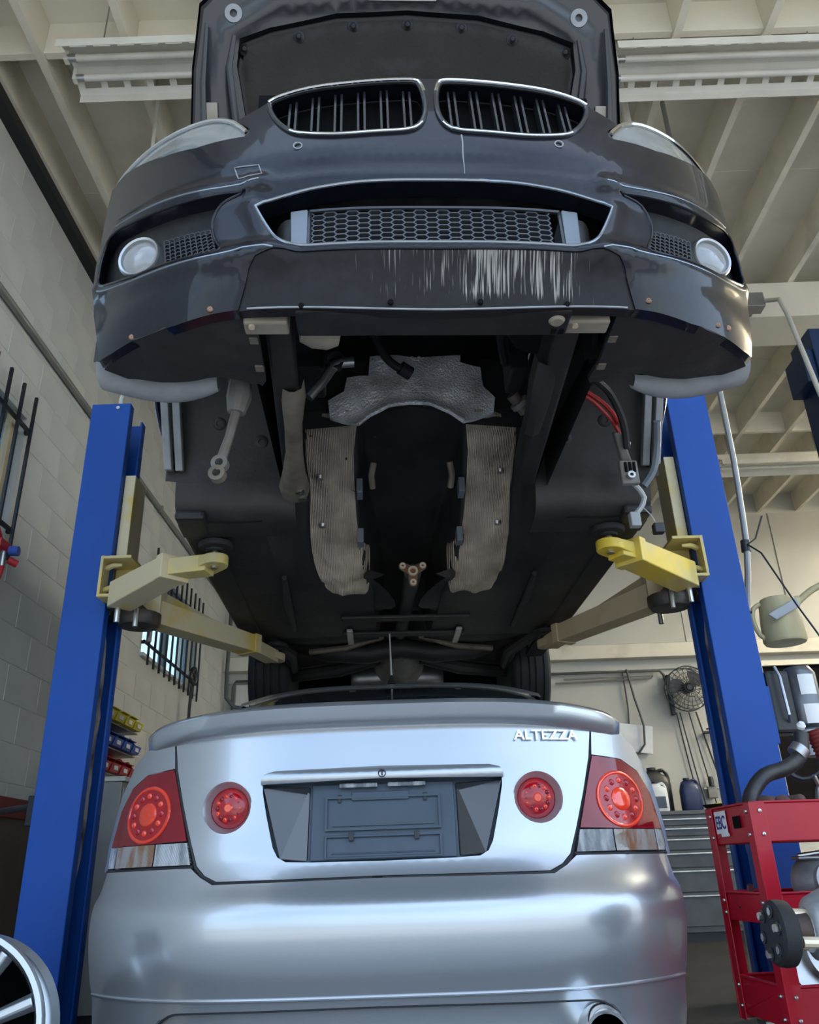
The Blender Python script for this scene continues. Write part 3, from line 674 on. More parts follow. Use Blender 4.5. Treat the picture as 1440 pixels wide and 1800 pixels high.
# reinforcement ribs down each side of the frame
for s in (1, -1):
    MB().tube([hp(s*x, v, -.012) for x, v in ((.735, .1), (.73, .5), (.715, .80), (.69, .98))], [.012, .012, .010, .006], 10).build('frame_rib', 'hood_inner', hood)
    MB().tube([hp(s*x, v, -.006) for x, v in ((.625, .15), (.60, .55), (.625, .85), (.60, .95))], [.010, .014, .012, .006], 10).build('frame_rib', 'hood_inner', hood)
    MB().ring(hp(s*.60, 1.02, .0), tuple(Hn), .030, .013, .012, 20).build('latch_eye', 'fender_grey', hood)
    MB().box(-.02, .02, -.035, .035, -.004, .004).build('rubber_stop', 'beige_plastic', hood, 0, .003).matrix_local = Matrix.Translation(hp(s*.69, .70, -.012)) @ Matrix(((s, 0, 0), (0, Hd.y, Hn.y), (0, Hd.z, Hn.z))).to_4x4()
matp = [(-.585, .04), (-.545, .55), (-.585, .86), (-.565, .93), (-.47, .965), (-.25, 1.012), (0, 1.025)]; matp = matp+[(-x, v) for x, v in matp[::-1] if x < 0]
def hmat(x, v):
    b = 0
    for cx, cv_, rx, rv in ((-.30, .62, .16, .10), (.30, .62, .16, .10), (0, .40, .25, .12), (-.02, .84, .10, .05)):
        b = max(b, 1-sm(max(abs(x-cx)/rx, abs(v-cv_)/rv)*1.6-.6))
    e = dist_pl(abs(x), v, [(.585, .04), (.545, .55), (.585, .86), (.565, .93), (.47, .965), (.25, 1.012), (0, 1.025)])
    return hp(x, v, -.004-.012*b+.02*math.exp(-(e/.02)**2))
pad = panel_mb(matp, [], hmat, .03, tuple(Hn*.03), curve=False).build('insulation_mat', 'foam_dark', hood, 60)
for x, v in ((-.57, .915), (-.38, .955), (-.19, .992), (0, 1.0), (.19, .992), (.37, .955), (.56, .915), (-.165, .785), (0, .82), (.165, .785), (-.50, .70), (.50, .70), (-.42, .50), (.42, .50)):
    q = hmat(x, v); MB().lathe([(.001, -.013), (.007, -.012), (.012, -.004), (.020, .0), (.022, .005)], Vector(q)+Hn*-.001, tuple(Hn), 16).build('push_clip', 'satin_black', pad)
MB().box(-.12, .12, -.01, .03, 0, .03).build('latch_bracket', 'steel', hood, 0, .004).matrix_local = Matrix.Translation(hp(-.02, 1.08, -.01)) @ Matrix(((1, 0, 0), (0, Hd.y, Hn.y), (0, Hd.z, Hn.z))).to_4x4()
for s in (1, -1):
    MB().tube([(s*.74, 1.12, .93), (s*.75, 1.16, 1.0), hp(s*.75, .03, .02)], .012, 8).build('hood_hinge', 'steel', hood)
    MB().cyl((s*.70, .80, .86), hp(s*.72, .55, .01), .009, n=10).build('gas_strut', 'satin_black', hood)
# ------------------------------------------------------------------ underside of the dark sedan
def wheel_drop(x, y): return 0
def toe(y): return .64+(.21-.64)*sm((y-1.20)/.74)
def pan_z(x, y):
    a = abs(x)
    z = toe(y)+(.21-toe(y))*sm((a-.42)/.09)
    roof = lerp(y, [(1.2, .66), (1.6, .60), (1.9, .50), (2.3, .40), (2.65, .34)])
    hw = lerp(y, [(1.2, .195), (1.7, .19), (2.0, .14), (2.65, .12)])
    z = z+(max(roof, z)-z)*(1-sm((a-hw+.03)/.045))
    if a > .30 and y > 1.7: z -= .008*math.exp(-((a-.46)/.025)**2)+.008*math.exp(-((a-.62)/.02)**2)
    return z+.004*noise.noise(Vector((x*7, y*5, 2)))
ys = [1.212+.03*i for i in range(50)]; xs = sorted(set([round(-.80+.04*i, 3) for i in range(41)]+[s*(.10+.012*k) for s in (1, -1) for k in range(12)]))
MB().grid([[(x, y, pan_z(x, y)) for x in xs] for y in ys]).build('floor_pan', 'underseal', CAR, 50)
for s in (1, -1):
    MB().tube([(s*.50, 1.75, .20), (s*.52, 2.1, .197), (s*.53, 2.5, .20)], [.01, .018, .012], 8).build('floor_rail', 'underseal', CAR)
    # foil on toe board and tunnel flank
    so = [(.200, 1.215), (.29, 1.21), (.375, 1.26), (.395, 1.36), (.385, 1.50), (.392, 1.66), (.375, 1.80), (.33, 1.93), (.26, 1.97), (.185, 1.95), (.16, 1.86), (.175, 1.78), (.195, 1.70), (.21, 1.60), (.215, 1.40)]
    def foil(x, y):
        z = pan_z(x, y); d = dist_pl(abs(x), y, [(.29, 1.25), (.31, 1.45), (.30, 1.7), (.27, 1.9)])
        return (x, y, z-.010-.014*math.exp(-(d/.06)**2)+.020*noise.noise(Vector((x*13, y*11, 5+s)))+.008*noise.noise(Vector((x*34, y*30, 2)))+.006*math.exp(-((y-1.33)/.012)**2)+.006*math.exp(-((y-1.52)/.012)**2))
    sh = panel_mb([(s*x, y) for x, y in so], [], foil, .016, (0, 0, .012), curve=True).build('tunnel_shield', 'shield_foil_warm', CAR, 60, label='crinkled brownish foil heat shield beside the tunnel')
    MB().tube([foil(s*x, y) for x, y in [(.375, 1.27), (.39, 1.38), (.38, 1.5), (.388, 1.66), (.37, 1.8)]], .006, 6).build('shield_hem', 'shield_foil_warm', sh)
    for y0, w in ((1.50, .035), (1.66, .03)): MB().box(-.012, .012, -w, w, -.03, .03).build('shield_clip', 'bracket_grey', sh, 0, .003).matrix_local = Matrix.Translation((s*.195, y0, pan_z(s*.23, y0)-.02))
    for y0 in (1.45, 1.62): MB().lathe([(.001, -.012), (.012, -.012), (.016, 0)], foil(s*.345, y0), (0, 0, 1), 12).build('shield_nut', 'steel', sh)
# firewall foil
FWS = [(-.202, .939), (-.10, .945), (.10, .945), (.188, .937), (.184, .83), (.259, .814), (.264, .728), (.302, .679), (.293, .619), (.182, .573), (.133, .614), (.067, .643), (-.009, .653), (-.085, .639), (-.153, .605), (-.193, .566), (-.294, .602), (-.301, .672), (-.244, .708), (-.233, .769), (-.155, .775), (-.149, .867), (-.198, .885)]
ARC = [(-.193, .566), (-.153, .605), (-.085, .639), (-.009, .653), (.067, .643), (.133, .614), (.182, .573)]
def fws(x, z):
    d = dist_pl(x, z, ARC); b = .02*math.exp(-(d/.03)**2); d2 = dist_pl(x, z, [(-.2, .70), (0, .74), (.2, .70)]); d3 = dist_pl(x, z, [(-.14, .84), (.17, .84)])
    return (x, 1.20-b-.008*math.exp(-(d2/.05)**2)-.008*math.exp(-(d3/.04)**2)-.012*noise.noise(Vector((x*11, z*11, 1))), z)
fs_ = panel_mb(FWS, [], fws, .014, (0, .015, 0), curve=False).build('firewall_shield', 'shield_foil', CAR, 60, label='bright embossed foil heat shield on the firewall')
MB().tube([fws(x, z) for x, z in lin_loop(ARC, .02, False)], .008, 8).build('arch_hem', 'shield_foil', fs_)
for x, z in ((-.255, .635), (.255, .65), (.02, .86), (-.02, .79), (.14, .89)): MB().ring(Vector(fws(x, z))-Vector((0, .006, 0)), (0, 1, 0), .017, .008, .01, 18).build('shield_eyelet', 'shield_foil', fs_)
# engine bay shell; black top and front sheets are added to keep light out
panel_mb([(-.60, .55), (-.66, .97), (.66, .97), (.60, .55), (.19, .585), (.13, .63), (0, .66), (-.13, .63), (-.19, .585)], [], lambda x, z: (x, 1.222, z), .09, None, curve=False).build('firewall', 'underseal', CAR, 0)
MB().grid([[(x, y, .86) for x in (-.44, -.2, 0, .2, .44)] for y in (.16, .5, .9, 1.23)]).build('bay_light_block', 'recess_black', CAR, 0)
MB().grid([[(x, .158, z) for x in (-.42, 0, .42)] for z in (.24, .6, .93)]).build('grille_light_block', 'recess_black', CAR, 0)
for s in (1, -1):
    MB().grid([[(s*.445, y, z) for y in (.16, .5, .9, 1.23)] for z in (.30, .6, .86)]).build('inner_wing', 'underseal', CAR, 0)
    MB().lathe([(.001, .0), (.10, .0), (.12, .05), (.125, .26)], (s*.40, .80, .66), (0, 0, 1), 24).build('strut_tower', 'underseal', CAR)
# crossmember under the radiator, brackets
cm = MB().box(-.305, .285, .085, .17, .195, .255).build('radiator_crossmember', 'satin_black', CAR, 0, .006)
MB().box(-.30, .28, .168, .172, .215, .235).build('crossmember_lip', 'steel', cm, 0)
MB().lathe([(.001, -.006), (.013, -.006), (.018, 0), (.018, .004)], (.255, .115, .195), (0, 0, 1), 18).build('drain_plug', 'beige_plastic', cm)
for x in (.255, .272): MB().box(x-.005, x+.005, .145, .160, .192, .196).build('slot', 'recess_black', cm, 0)
for s in (1, -1):
    b = MB().box(-.048, .048, -.022, .022, -.02, .03).build('bumper_bracket', 'beige_plastic', CAR, 0, .005); b.matrix_local = Matrix.Translation((s*.352-.02, .155, .225))
    MB().cyl((-.03, -.012, -.026), (-.03, -.012, -.02), .007, n=8).build('bracket_bolt', 'brass', b)
    # frame rail, tapering back, with its dusty end bracket
    x0, x1 = s*.335-.02, s*.385-.02
    MB().hexa([(x0-.03, .16, .27), (x0+.03, .16, .27), (x0+.03, .16, .38), (x0-.03, .16, .38)], [(x1-.03, 1.12, .29), (x1+.03, 1.12, .29), (x1+.03, 1.12, .40), (x1-.03, 1.12, .40)]).build('frame_rail', 'underseal', CAR, 0, .008)
# left: dusty subframe bracket with bolt eyes
rows = []
for y, w, z, xc in ((.50, .030, .275, -.352), (.56, .034, .262, -.355), (.70, .026, .258, -.368), (.86, .026, .256, -.380), (.98, .036, .250, -.392), (1.08, .050, .246, -.400), (1.13, .046, .25, -.402)):
    rows.append([(xc-w, y, z+.03), (xc-w*.8, y, z), (xc-w*.25, y, z-.010), (xc+w*.25, y, z-.010), (xc+w*.8, y, z), (xc+w, y, z+.03)])
br = MB().grid(rows).build('subframe_bracket', 'dusty_metal', CAR, 50)
for y, x in ((1.05, -.378), (1.10, -.375)): MB().ring((x, y, .235), (0, 0, 1), .014, .006, .012, 16).build('bolt_eye', 'bolt_steel', br)
rows = []
for y, w, z, xc in ((.40, .03, .285, .300), (.50, .036, .268, .305), (.60, .030, .262, .31), (.74, .026, .27, .318)):
    rows.append([(xc-w, y, z+.03), (xc-w*.8, y, z), (xc, y, z-.012), (xc+w*.8, y, z), (xc+w, y, z+.03)])
MB().grid(rows).build('subframe_bracket', 'liner_plastic', CAR, 50)
# ---- wheel wells, splash panels, flanges
for s in (1, -1):
    R_ = .368; rows = []
    for k in range(25):
        a = math.radians(-6+k*7.8); rows.append([(s*x, .78-R_*math.cos(a), .34+R_*math.sin(a)+.006*noise.noise(Vector((x*9, k*.4, s)))) for x in (.40, .48, .56, .64, .72, .79, .835)])
    wl_ = MB().grid(rows).build('wheel_well_liner', 'liner_plastic', CAR, 60)
    MB().add([(s*.402, .78, .34)]+[(s*.402, .78-R_*math.cos(math.radians(-6+k*8)), .34+R_*math.sin(math.radians(-6+k*8))) for k in range(25)], [(0, i, i+1) for i in range(1, 25)]).build('well_inner_wall', 'underseal', CAR, 0)
    for x, a in ((.66, 150), (.52, 160), (.60, 128)):
        p = (s*x, .78-R_*math.cos(math.radians(a)), .34+R_*math.sin(math.radians(a))); n = (0, math.cos(math.radians(a)), -math.sin(math.radians(a)))
        MB().lathe([(.028, -.002), (.020, .004), (.010, .005), (.009, -.001), (.001, -.001)], p, n, 18).build('liner_clip', 'liner_plastic', wl_)
    # rear lip of the well down to the floor
    MB().grid([[(s*x, y, z) for x in (.405, .5, .6, .7, .80)] for y, z in ((1.148, .34), (1.152, .29), (1.165, .25), (1.19, .222), (1.24, .204), (1.32, .200))]).build('well_lip', 'liner_plastic', CAR, 60)
    pts = [(.395, .115), (.44, .118), (.52, .135), (.60, .175), (.68, .23), (.745, .30), (.785, .36), (.74, .40), (.66, .395), (.60, .385), (.53, .385), (.50, .42), (.462, .452), (.448, .470), (.432, .462), (.425, .478), (.412, .448), (.402, .36), (.398, .25)]
    pnl = panel_mb([(s*x, y) for x, y in pts], [], lambda x, y: (x, y, .222+.020*sm((abs(x)-.6)/.15)+.05*sm((y-.30)/.2)*sm((.60-abs(x))/.1)+.003*noise.noise(Vector((x*20, y*20, 3)))), .02, (0, 0, .012), curve=False).build('splash_panel', 'liner_plastic', CAR, 60)
    for x, y in ((.411, .33), (.409, .22)): MB().box(-.010, .010, -.012, .012, -.008, .006).build('panel_clip', 'dusty_metal', pnl, 0, .002).matrix_local = Matrix.Translation((s*x, y, .228))
    # pale inner flange of the wing, behind the bumper corner
    rows = []
    for k in range(13):
        t = k/12; p = Vector((.822-.285*t, .445+.06*math.sin(t*2.6), .292-.012*t)); w = .048*(1-.5*t**3)
        rows.append([(s*p.x, p.y+w*math.cos(q), p.z-w*.9*math.sin(q)) for q in [PI*j/8 for j in range(9)]])
    MB().grid(rows).build('wing_flange', 'fender_grey', CAR, 60, label='pale grey rolled flange of the front wing')
    # slotted trim on the rear edge of the arch
    tr = MB()
    a0, a1 = (.80, .845, .60), (.80, 1.115, .36)
    tr.hexa([(s*.775, .93, .665), (s*.80, .93, .665), (s*.80, .95, .69), (s*.775, .95, .69)], [(s*.775, 1.125, .36), (s*.80, 1.125, .36), (s*.80, 1.15, .37), (s*.775, 1.15, .37)])
    tr.hexa([(s*.81, .92, .655), (s*.835, .92, .655), (s*.835, .95, .69), (s*.81, .95, .69)], [(s*.81, 1.115, .36), (s*.835, 1.115, .36), (s*.835, 1.15, .37), (s*.81, 1.15, .37)])
    tr.build('arch_trim', 'fender_grey', CAR, 0, .003)
# ---- hanging link, hoses, wires
MB().tube([(-.500, .575, .345), (-.502, .58, .30), (-.508, .585, .255)], [.030, .034, .024], 10).build('link_boot', 'link_grey', CAR)
lk = MB().tube([(-.508, .585, .26), (-.525, .60, .19), (-.543, .605, .125)], [.013, .012, .014], 10).build('hanging_link', 'link_grey', CAR, label='grey suspension link hanging loose below the wheel well')
for z, x, m in ((.112, -.546, 'link_grey'), (.082, -.551, 'dusty_metal')):
    MB().ring((x, .592, z), (0.1, 1, 0), .022, .011, .024, 20).build('link_eye', m, lk)
MB().tube(smooth_loop([(-.345, .9, .50), (-.325, .9, .528), (-.30, .9, .56), (-.26, .9, .622), (-.20, .9, .632)], .02, False), .017, 12).build('coolant_pipe', 'steel', CAR)
MB().ring((-.262, .885, .635), (0, 1, 0), .032, .024, .03, 20).build('pipe_clamp', 'rubber', CAR)
MB().tube(smooth_loop([(-.15, .98, .84), (-.129, 1.0, .797), (-.095, 1.02, .735), (-.055, 1.03, .700), (-.022, 1.04, .692)], .015, False), [.014]*20 if False else .015, 10).build('heater_hose', 'rubber', CAR)
MB().cyl((-.045, 1.03, .698), (-.01, 1.05, .686), .024, n=14).build('hose_end', 'rubber', CAR)
def wire(name, pts, r_, m): MB().tube(smooth_loop(pts, .02, False), r_, 7).build(name, m, CAR)
wire('red_cable', [(.47, .92, .52), (.50, .93, .555), (.56, .95, .545), (.63, .97, .50), (.665, .98, .44)], .008, 'wire_red')
wire('red_cable', [(.48, .90, .50), (.52, .94, .535), (.58, .96, .515), (.65, .99, .45), (.67, 1.0, .40)], .007, 'wire_red')
wire('red_cable', [(.352, 1.12, .385), (.385, 1.12, .390), (.415, 1.11, .405), (.43, 1.10, .44)], .009, 'wire_red')
wire('loom', [(.44, .55, .50), (.50, .70, .46), (.60, .84, .47), (.66, .93, .42), (.685, 1.0, .36)], .012, 'rubber')
wire('loom', [(.33, .30, .42), (.38, .50, .40), (.47, .70, .42), (.52, .84, .50)], .010, 'rubber')
MB().box(.45, .53, .86, .93, .50, .55).build('fuse_block', 'wire_blue', CAR, 0, .01)
bk = MB()
bk.hexa([(.64, .97, .40), (.665, .97, .40), (.665, 1.0, .42), (.64, 1.0, .42)], [(.685, 1.06, .335), (.72, 1.06, .335), (.72, 1.09, .35), (.685, 1.09, .35)])
bk.box(.665, .725, 1.035, 1.06, .25, .335); bk = bk.build('arch_bracket', 'link_grey', CAR, 0, .006)
for z in (.39, .275): MB().ring((.695, 1.02, z), (0, 1, 0), .013, .006, .02, 14).build('bolt_eye', 'bolt_steel', bk)
for x in (.683, .697, .711): MB().box(x-.004, x+.004, 1.030, 1.034, .29, .325).build('slot', 'recess_black', bk, 0)
wire('hanging_loom', [(.69, 1.05, .27), (.725, 1.08, .26), (.752, 1.10, .228), (.735, 1.10, .19), (.712, 1.10, .165)], .009, 'connector_grey')
MB().box(.692, .726, 1.085, 1.115, .122, .172).build('hanging_plug', 'connector_grey', CAR, 0, .004)
wire('thin_lead', [(.735, 1.10, .20), (.765, 1.10, .165), (.780, 1.10, .13)], .002, 'connector_grey')
MB().box(.765, .80, 1.085, 1.115, .098, .132).build('small_plug', 'black_plastic', CAR, 0, .004)
wire('side_lead', [(.80, 1.0, .46), (.81, 1.06, .40), (.80, 1.10, .33), (.765, 1.12, .28)], .013, 'bracket_grey')
# ---- tunnel: propshaft flange, tunnel contents
tri = MB(); cx, cz, yy = .013, .232, 1.79
def lobes():
    out = []
    for k in range(3):
        a = math.radians(90+60+k*120); 
        for d in (-75, -38, 0, 38, 75):
            b = a+math.radians(d); out.append((cx+.047*math.cos(a)+.017*math.cos(b), cz+.047*math.sin(a)+.017*math.sin(b)))
        m_ = a+math.radians(60); out.append((cx+.022*math.cos(m_), cz+.022*math.sin(m_)))
    return out
tri.prism(lobes(), lambda x, z: (x, yy, z), lambda x, z: (x, yy+.014, z)); tri = tri.build('propshaft_flange', 'bronze', CAR, 30, .002, label='three-armed rusty bronze propshaft flange')
MB().ring((cx, yy-.010, cz), (0, 1, 0), .020, .012, .012, 20).build('centre_bush', 'brass', tri)
for k in range(3):
    a = math.radians(150+k*120); MB().ring((cx+.047*math.cos(a), yy-.006, cz+.047*math.sin(a)), (0, 1, 0), .013, .005, .008, 16).build('bolt_sleeve', 'brass', tri)
MB().cyl((cx, yy+.014, cz), (cx-.02, 2.9, .28), .035, .032, n=16).build('propshaft', 'underseal', CAR)
for s in (1, -1):
    MB().grid([[(s*(.10+.05*math.sin(k*.7)), 1.72+.06*k, .215-.02*math.cos(k*.9)), (s*(.17+.02*math.sin(k)), 1.74+.06*k, .225)] for k in range(11)]).build('tunnel_flap', 'underseal', CAR, 50)
    MB().tube([(s*.14, 1.35, .50), (s*.15, 1.38, .46), (s*.145, 1.42, .43)], .012, 8).build('tunnel_hook', 'dusty_metal', CAR)
for y in (2.35, 2.62): MB().box(-.30, .30, y-.03, y+.03, .195, .212).build('tunnel_brace', 'underseal', CAR, 0, .006)
for s in (1, -1): MB().box(min(s*.25, s*.28), max(s*.25, s*.28), 2.5, 2.75, .185, .20).build('strap', 'steel', CAR, 0, .003)
# ---- rear: fuel tank, subframe, final drive, arms, wheels
tk = MB()
for s in (1, -1):
    tk.grid([[(s*x, y, .30-.07*math.sin(PI*min(1, max(0, (y-2.62)/.5)))+.03*(abs(x-.42)/.3)**2) for x in (.12, .25, .4, .55, .68)] for y in (2.62, 2.7, 2.85, 3.0, 3.12)])
tk.build('fuel_tank', 'underseal', CAR, 60)
MB().tube([(-.62, 3.22, .34), (-.40, 3.14, .25), (-.18, 3.12, .23), (0, 3.12, .26), (.18, 3.12, .23), (.40, 3.14, .25), (.62, 3.22, .34)], .055, 12).build('rear_subframe', 'liner_plastic', CAR)
MB().lathe([(.03, -.22), (.06, -.20), (.10, -.08), (.14, .0), (.15, .10), (.10, .18), (.001, .2)], (0, 3.42, .27), (0, 1, 0), 24).build('final_drive', 'link_grey', CAR)
MB().grid([[(x, y, .42) for x in (-.8, 0, .8)] for y in (2.6, 3.4, 4.45)]).build('rear_floor', 'underseal', CAR, 0)
MB().lathe([(.11, -.30), (.125, -.26), (.125, .26), (.11, .30)], (0, 4.05, .30), (1, 0, 0), 20).build('silencer', 'steel', CAR)
def tyre(c, s):
    rt, w = .322, .118
    t = MB().lathe([(.225, -w+.01), (.27, -w), (.300, -w+.006), (rt-.006, -w+.022), (rt, -w+.04), (rt, -.072), (rt-.008, -.070), (rt-.008, -.062), (rt, -.060), (rt, -.025), (rt-.008, -.023), (rt-.008, -.013), (rt, -.011), (rt, .011), (rt-.008, .013), (rt-.008, .023), (rt, .025), (rt, .060), (rt-.008, .062), (rt-.008, .070), (rt, .072), (rt, w-.04), (rt-.006, w-.022), (.300, w-.006), (.27, w), (.225, w-.01)], c, (1, 0, 0), 56).build('rear_tyre', 'rubber', CAR, 40)
    sp_ = MB(); sx = s*w
    sp_.lathe([(.228, -.10), (.225, .0), (.20, .0), (.21, -.09)], c, (s, 0, 0), 40)
    for k in range(5):
        a = 2*PI*k/5; d = Vector((0, math.cos(a), math.sin(a))); n = Vector((0, -math.sin(a), math.cos(a))); cc = Vector(c)
        sp_.hexa([cc+d*.03+n*.03+Vector((s*.05, 0, 0)), cc+d*.215+n*.035+Vector((s*.08, 0, 0)), cc+d*.215-n*.035+Vector((s*.08, 0, 0)), cc+d*.03-n*.03+Vector((s*.05, 0, 0))], [cc+d*.03+n*.03+Vector((s*.07, 0, 0)), cc+d*.215+n*.03+Vector((s*.1, 0, 0)), cc+d*.215-n*.03+Vector((s*.1, 0, 0)), cc+d*.03-n*.03+Vector((s*.07, 0, 0))])
    sp_.build('wheel_rim', 'cast_alu', t, 30)
for s in (1, -1):
    tyre((s*.745, 3.54, .22), s)
    MB().tube([(s*.12, 3.30, .24), (s*.35, 3.36, .20), (s*.64, 3.50, .20)], [.03, .04, .035], 10).build('rear_lower_arm', 'liner_plastic', CAR)
    MB().tube([(s*.15, 3.45, .28), (s*.64, 3.54, .23)], .022, 10).build('driveshaft', 'link_grey', CAR)
    MB().tube([(s*.70, 2.75, .24), (s*.60, 3.05, .22), (s*.62, 3.40, .22)], [.03, .035, .03], 10).build('trailing_arm', 'liner_plastic', CAR)
    MB().tube([(s*.10, 3.02, .30), (s*.30, 3.0, .235), (s*.5, 3.05, .23)], .016, 8).build('anti_roll_bar', 'dusty_metal', CAR)
MB().lathe([(.001, -.05), (.03, -.045), (.042, -.015), (.042, .02), (.03, .045), (.001, .05)], (-.265, .27, .285), (1, .2, 0), 20).build('horn', 'beige_plastic', CAR)
sj = MB().cyl((.335, 1.05, .60), (.385, 1.09, .555), .022, n=14).build('steering_joint', 'dusty_metal', CAR)
MB().ring((.355, 1.055, .575), (.7, .5, -.6), .034, .020, .018, 16).build('joint_collar', 'link_grey', sj)
wire('loom', [(.24, .22, .62), (.27, .45, .56), (.25, .70, .62), (.30, .95, .66)], .014, 'rubber')
wire('loom', [(.40, .25, .36), (.43, .42, .34), (.46, .60, .40), (.43, .78, .46)], .009, 'rubber')
MB().box(.31, .37, .90, 1.05, .60, .80).build('control_unit', 'black_plastic', CAR, 0, .008)
MB().box(-.40, -.30, .92, 1.10, .62, .80).build('brake_unit', 'black_plastic', CAR, 0, .01)
# ================================================================== SILVER SEDAN PARKED UNDERNEATH
mat('silver_paint', (.47, .50, .53), .28, .7, coat=1., col2=(.46, .49, .52), nscale=3, spec=.5)
mat('lens_red', (.42, .004, .012), .10, coat=.4, col2=(.30, .003, .012), nscale=25, bump=.25, bscale=60)
mat('lens_dark_red', (.20, .002, .010), .08, coat=.3, col2=(.26, .004, .015), nscale=10)
mat('lens_orange_red', (.90, .045, .012), .14, coat=1.)
mat('lens_clear', (.72, .74, .76), .10, .2, coat=1., col2=(.22, .24, .26), nscale=9, nthr=(.4, .6), bump=1., bscale=32, bumptype='WAVE', stretch=(4, 1, 1))
mat('lens_amber', (.42, .17, .05), .12, coat=1., col2=(.56, .50, .44), nscale=9, nthr=(.42, .58), bump=1., bscale=32, bumptype='WAVE', stretch=(4, 1, 1))
mat('plate_plastic', (.045, .068, .095), .42, col2=(.04, .06, .085), nscale=12)
mat('gloss_black', (.022, .024, .028), .06, coat=1.)
mat('seam_dark', (.03, .032, .036), .6)
SIL = thing('silver_sedan', 'silver sedan with round tail lamps and boot spoiler parked under the raised car', 'car', (-.106, 2.33, 0))
SPF = [(.18, .075), (.34, .058), (.40, .042), (.44, .028), (.48, .013), (.52, .004), (.57, .0), (.61, .002), (.64, .014), (.672, .045), (.70, .062), (.74, .082), (.80, .09), (1.0, .13), (1.06, .14), (1.2, .16)]
def sy(x, z): return .30*(abs(x)/.87)**4+sum(w*lerp(z+d, SPF) for d, w in ((-.03, 1), (-.02, 2), (-.01, 3), (0, 4), (.01, 3), (.02, 2), (.03, 1)))/16
def ssf(x, z, o=0.): return (x, sy(x, z)+o, z)
def full(h): return h+[(-x, z) for x, z in h[::-1] if x > 1e-6]
# bumper
bh = [(0, .19), (.3, .19), (.6, .19), (.80, .20), (.835, .33), (.838, .40), (.85, .44), (.868, .56), (.868, .64), (.856, .665), (.852, .726), (.70, .727), (.538, .728), (.505, .704), (.465, .684), (.3, .685), (.1, .687)]
ins = [(0, .392), (.3, .390), (.50, .387), (.565, .380), (.605, .350), (.618, .30), (.622, .235), (.6, .225), (.3, .225)]
bo = bh[:1]+bh[1:]+[(0, .688)]; bo = bh+[(0, .688)]+[(-x, z) for x, z in bh[::-1] if x > 0]
insf = [tuple(p) for p in smooth_loop(ins+[(-x, z) for x, z in ins[::-1] if x > 0], .02)]
panel_mb(bo, [insf], lambda x, z: ssf(x, z), .017, (0, .04, 0), (0, .025, 0), curve=False).build('rear_bumper', 'silver_paint', SIL, 50)
panel_mb(insf, [], lambda x, z: ssf(x, z, .016), .04, None, curve=False).build('bumper_insert', 'silver_paint', SIL, 50)
k0 = min(range(len(insf)), key=lambda i: insf[i][1]); MB().tube([ssf(x, z, .006) for x, z in insf[k0:]+insf[:k0] if z > .28], .006, 6).build('insert_seam', 'seam_dark', SIL)
MB().tube([ssf(x*.8375/24, .413, -.001) for x in range(-24, 25)], .0045, 8).build('kit_edge', 'silver_paint', SIL)
ex = MB().lathe([(.060, .16), (.060, .005), (.056, -.008), (.048, -.006), (.046, .02), (.044, .15)], (.55, .02, .315), (0, 1, 0), 36).build('exhaust_tip', 'chrome', SIL)
MB().lathe([(.001, 0), (.046, 0)], (.55, .10, .315), (0, 1, 0), 24).build('exhaust_bore', 'recess_black', ex)
# boot lid
th = [(0, .694), (.3, .692), (.455, .692), (.492, .708), (.520, .733), (.546, .795), (.586, .90), (.620, 1.0), (.640, 1.092), (.4, 1.097), (.2, 1.10)]
to = th+[(0, 1.10)]+[(-x, z) for x, z in th[::-1] if x > 0]
circ = lambda cx, cz, r_, n=28: [(cx+r_*math.cos(2*PI*i/n), cz+r_*math.sin(2*PI*i/n)) for i in range(n)]
rec = [(.348, .955), (.345, .92), (.330, .857), (.306, .772), (.292, .748), (.268, .735), (.2, .732), (0, .730)]
rech = rec+[(-x, z) for x, z in rec[::-1] if x > 0]
lid = panel_mb(to, [circ(.447, .884, .070), circ(-.447, .884, .070), rech], lambda x, z: ssf(x, z), .022, (0, .03, 0), (0, .045, 0), curve=False).build('boot_lid', 'silver_paint', SIL, 50)
seam = lin_loop([p for p in to], .03)
MB().tube([ssf(x*1.012 if abs(x) > .45 else x, z-(.004 if z < .75 else 0), .012) for x, z in [(p[0], p[1]) for p in seam] if z < 1.093], .006, 6).build('boot_seam', 'seam_dark', SIL)
# garnish bar over the plate, with the lock
gb = [(.350, .942), (.350, .958), (.340, .972), (.31, .979), (0, .983)]; gb = gb+[(-x, z) for x, z in gb[::-1] if x > 0]+[(-.350, .942), (0, .948)]
gb = [(.351, .943), (.351, .958), (.342, .972), (.312, .980), (0, .985), (-.312, .980), (-.342, .972), (-.351, .958), (-.351, .943), (0, .950)]
g = panel_mb(gb, [], lambda x, z: ssf(x, z, -.016+.008*abs((z-.965)/.02)**2), .02, (0, .03, 0), curve=False).build('garnish_bar', 'silver_paint', SIL, 60)
MB().ring(ssf(.0, .963, -.020), (0, 1, 0), .0115, .009, .008, 24).build('lock_ring', 'seam_dark', g)
MB().box(-.002, .002, sy(0, .963)-.0165, sy(0, .963)-.013, .957, .969).build('key_slot', 'seam_dark', g, 0)
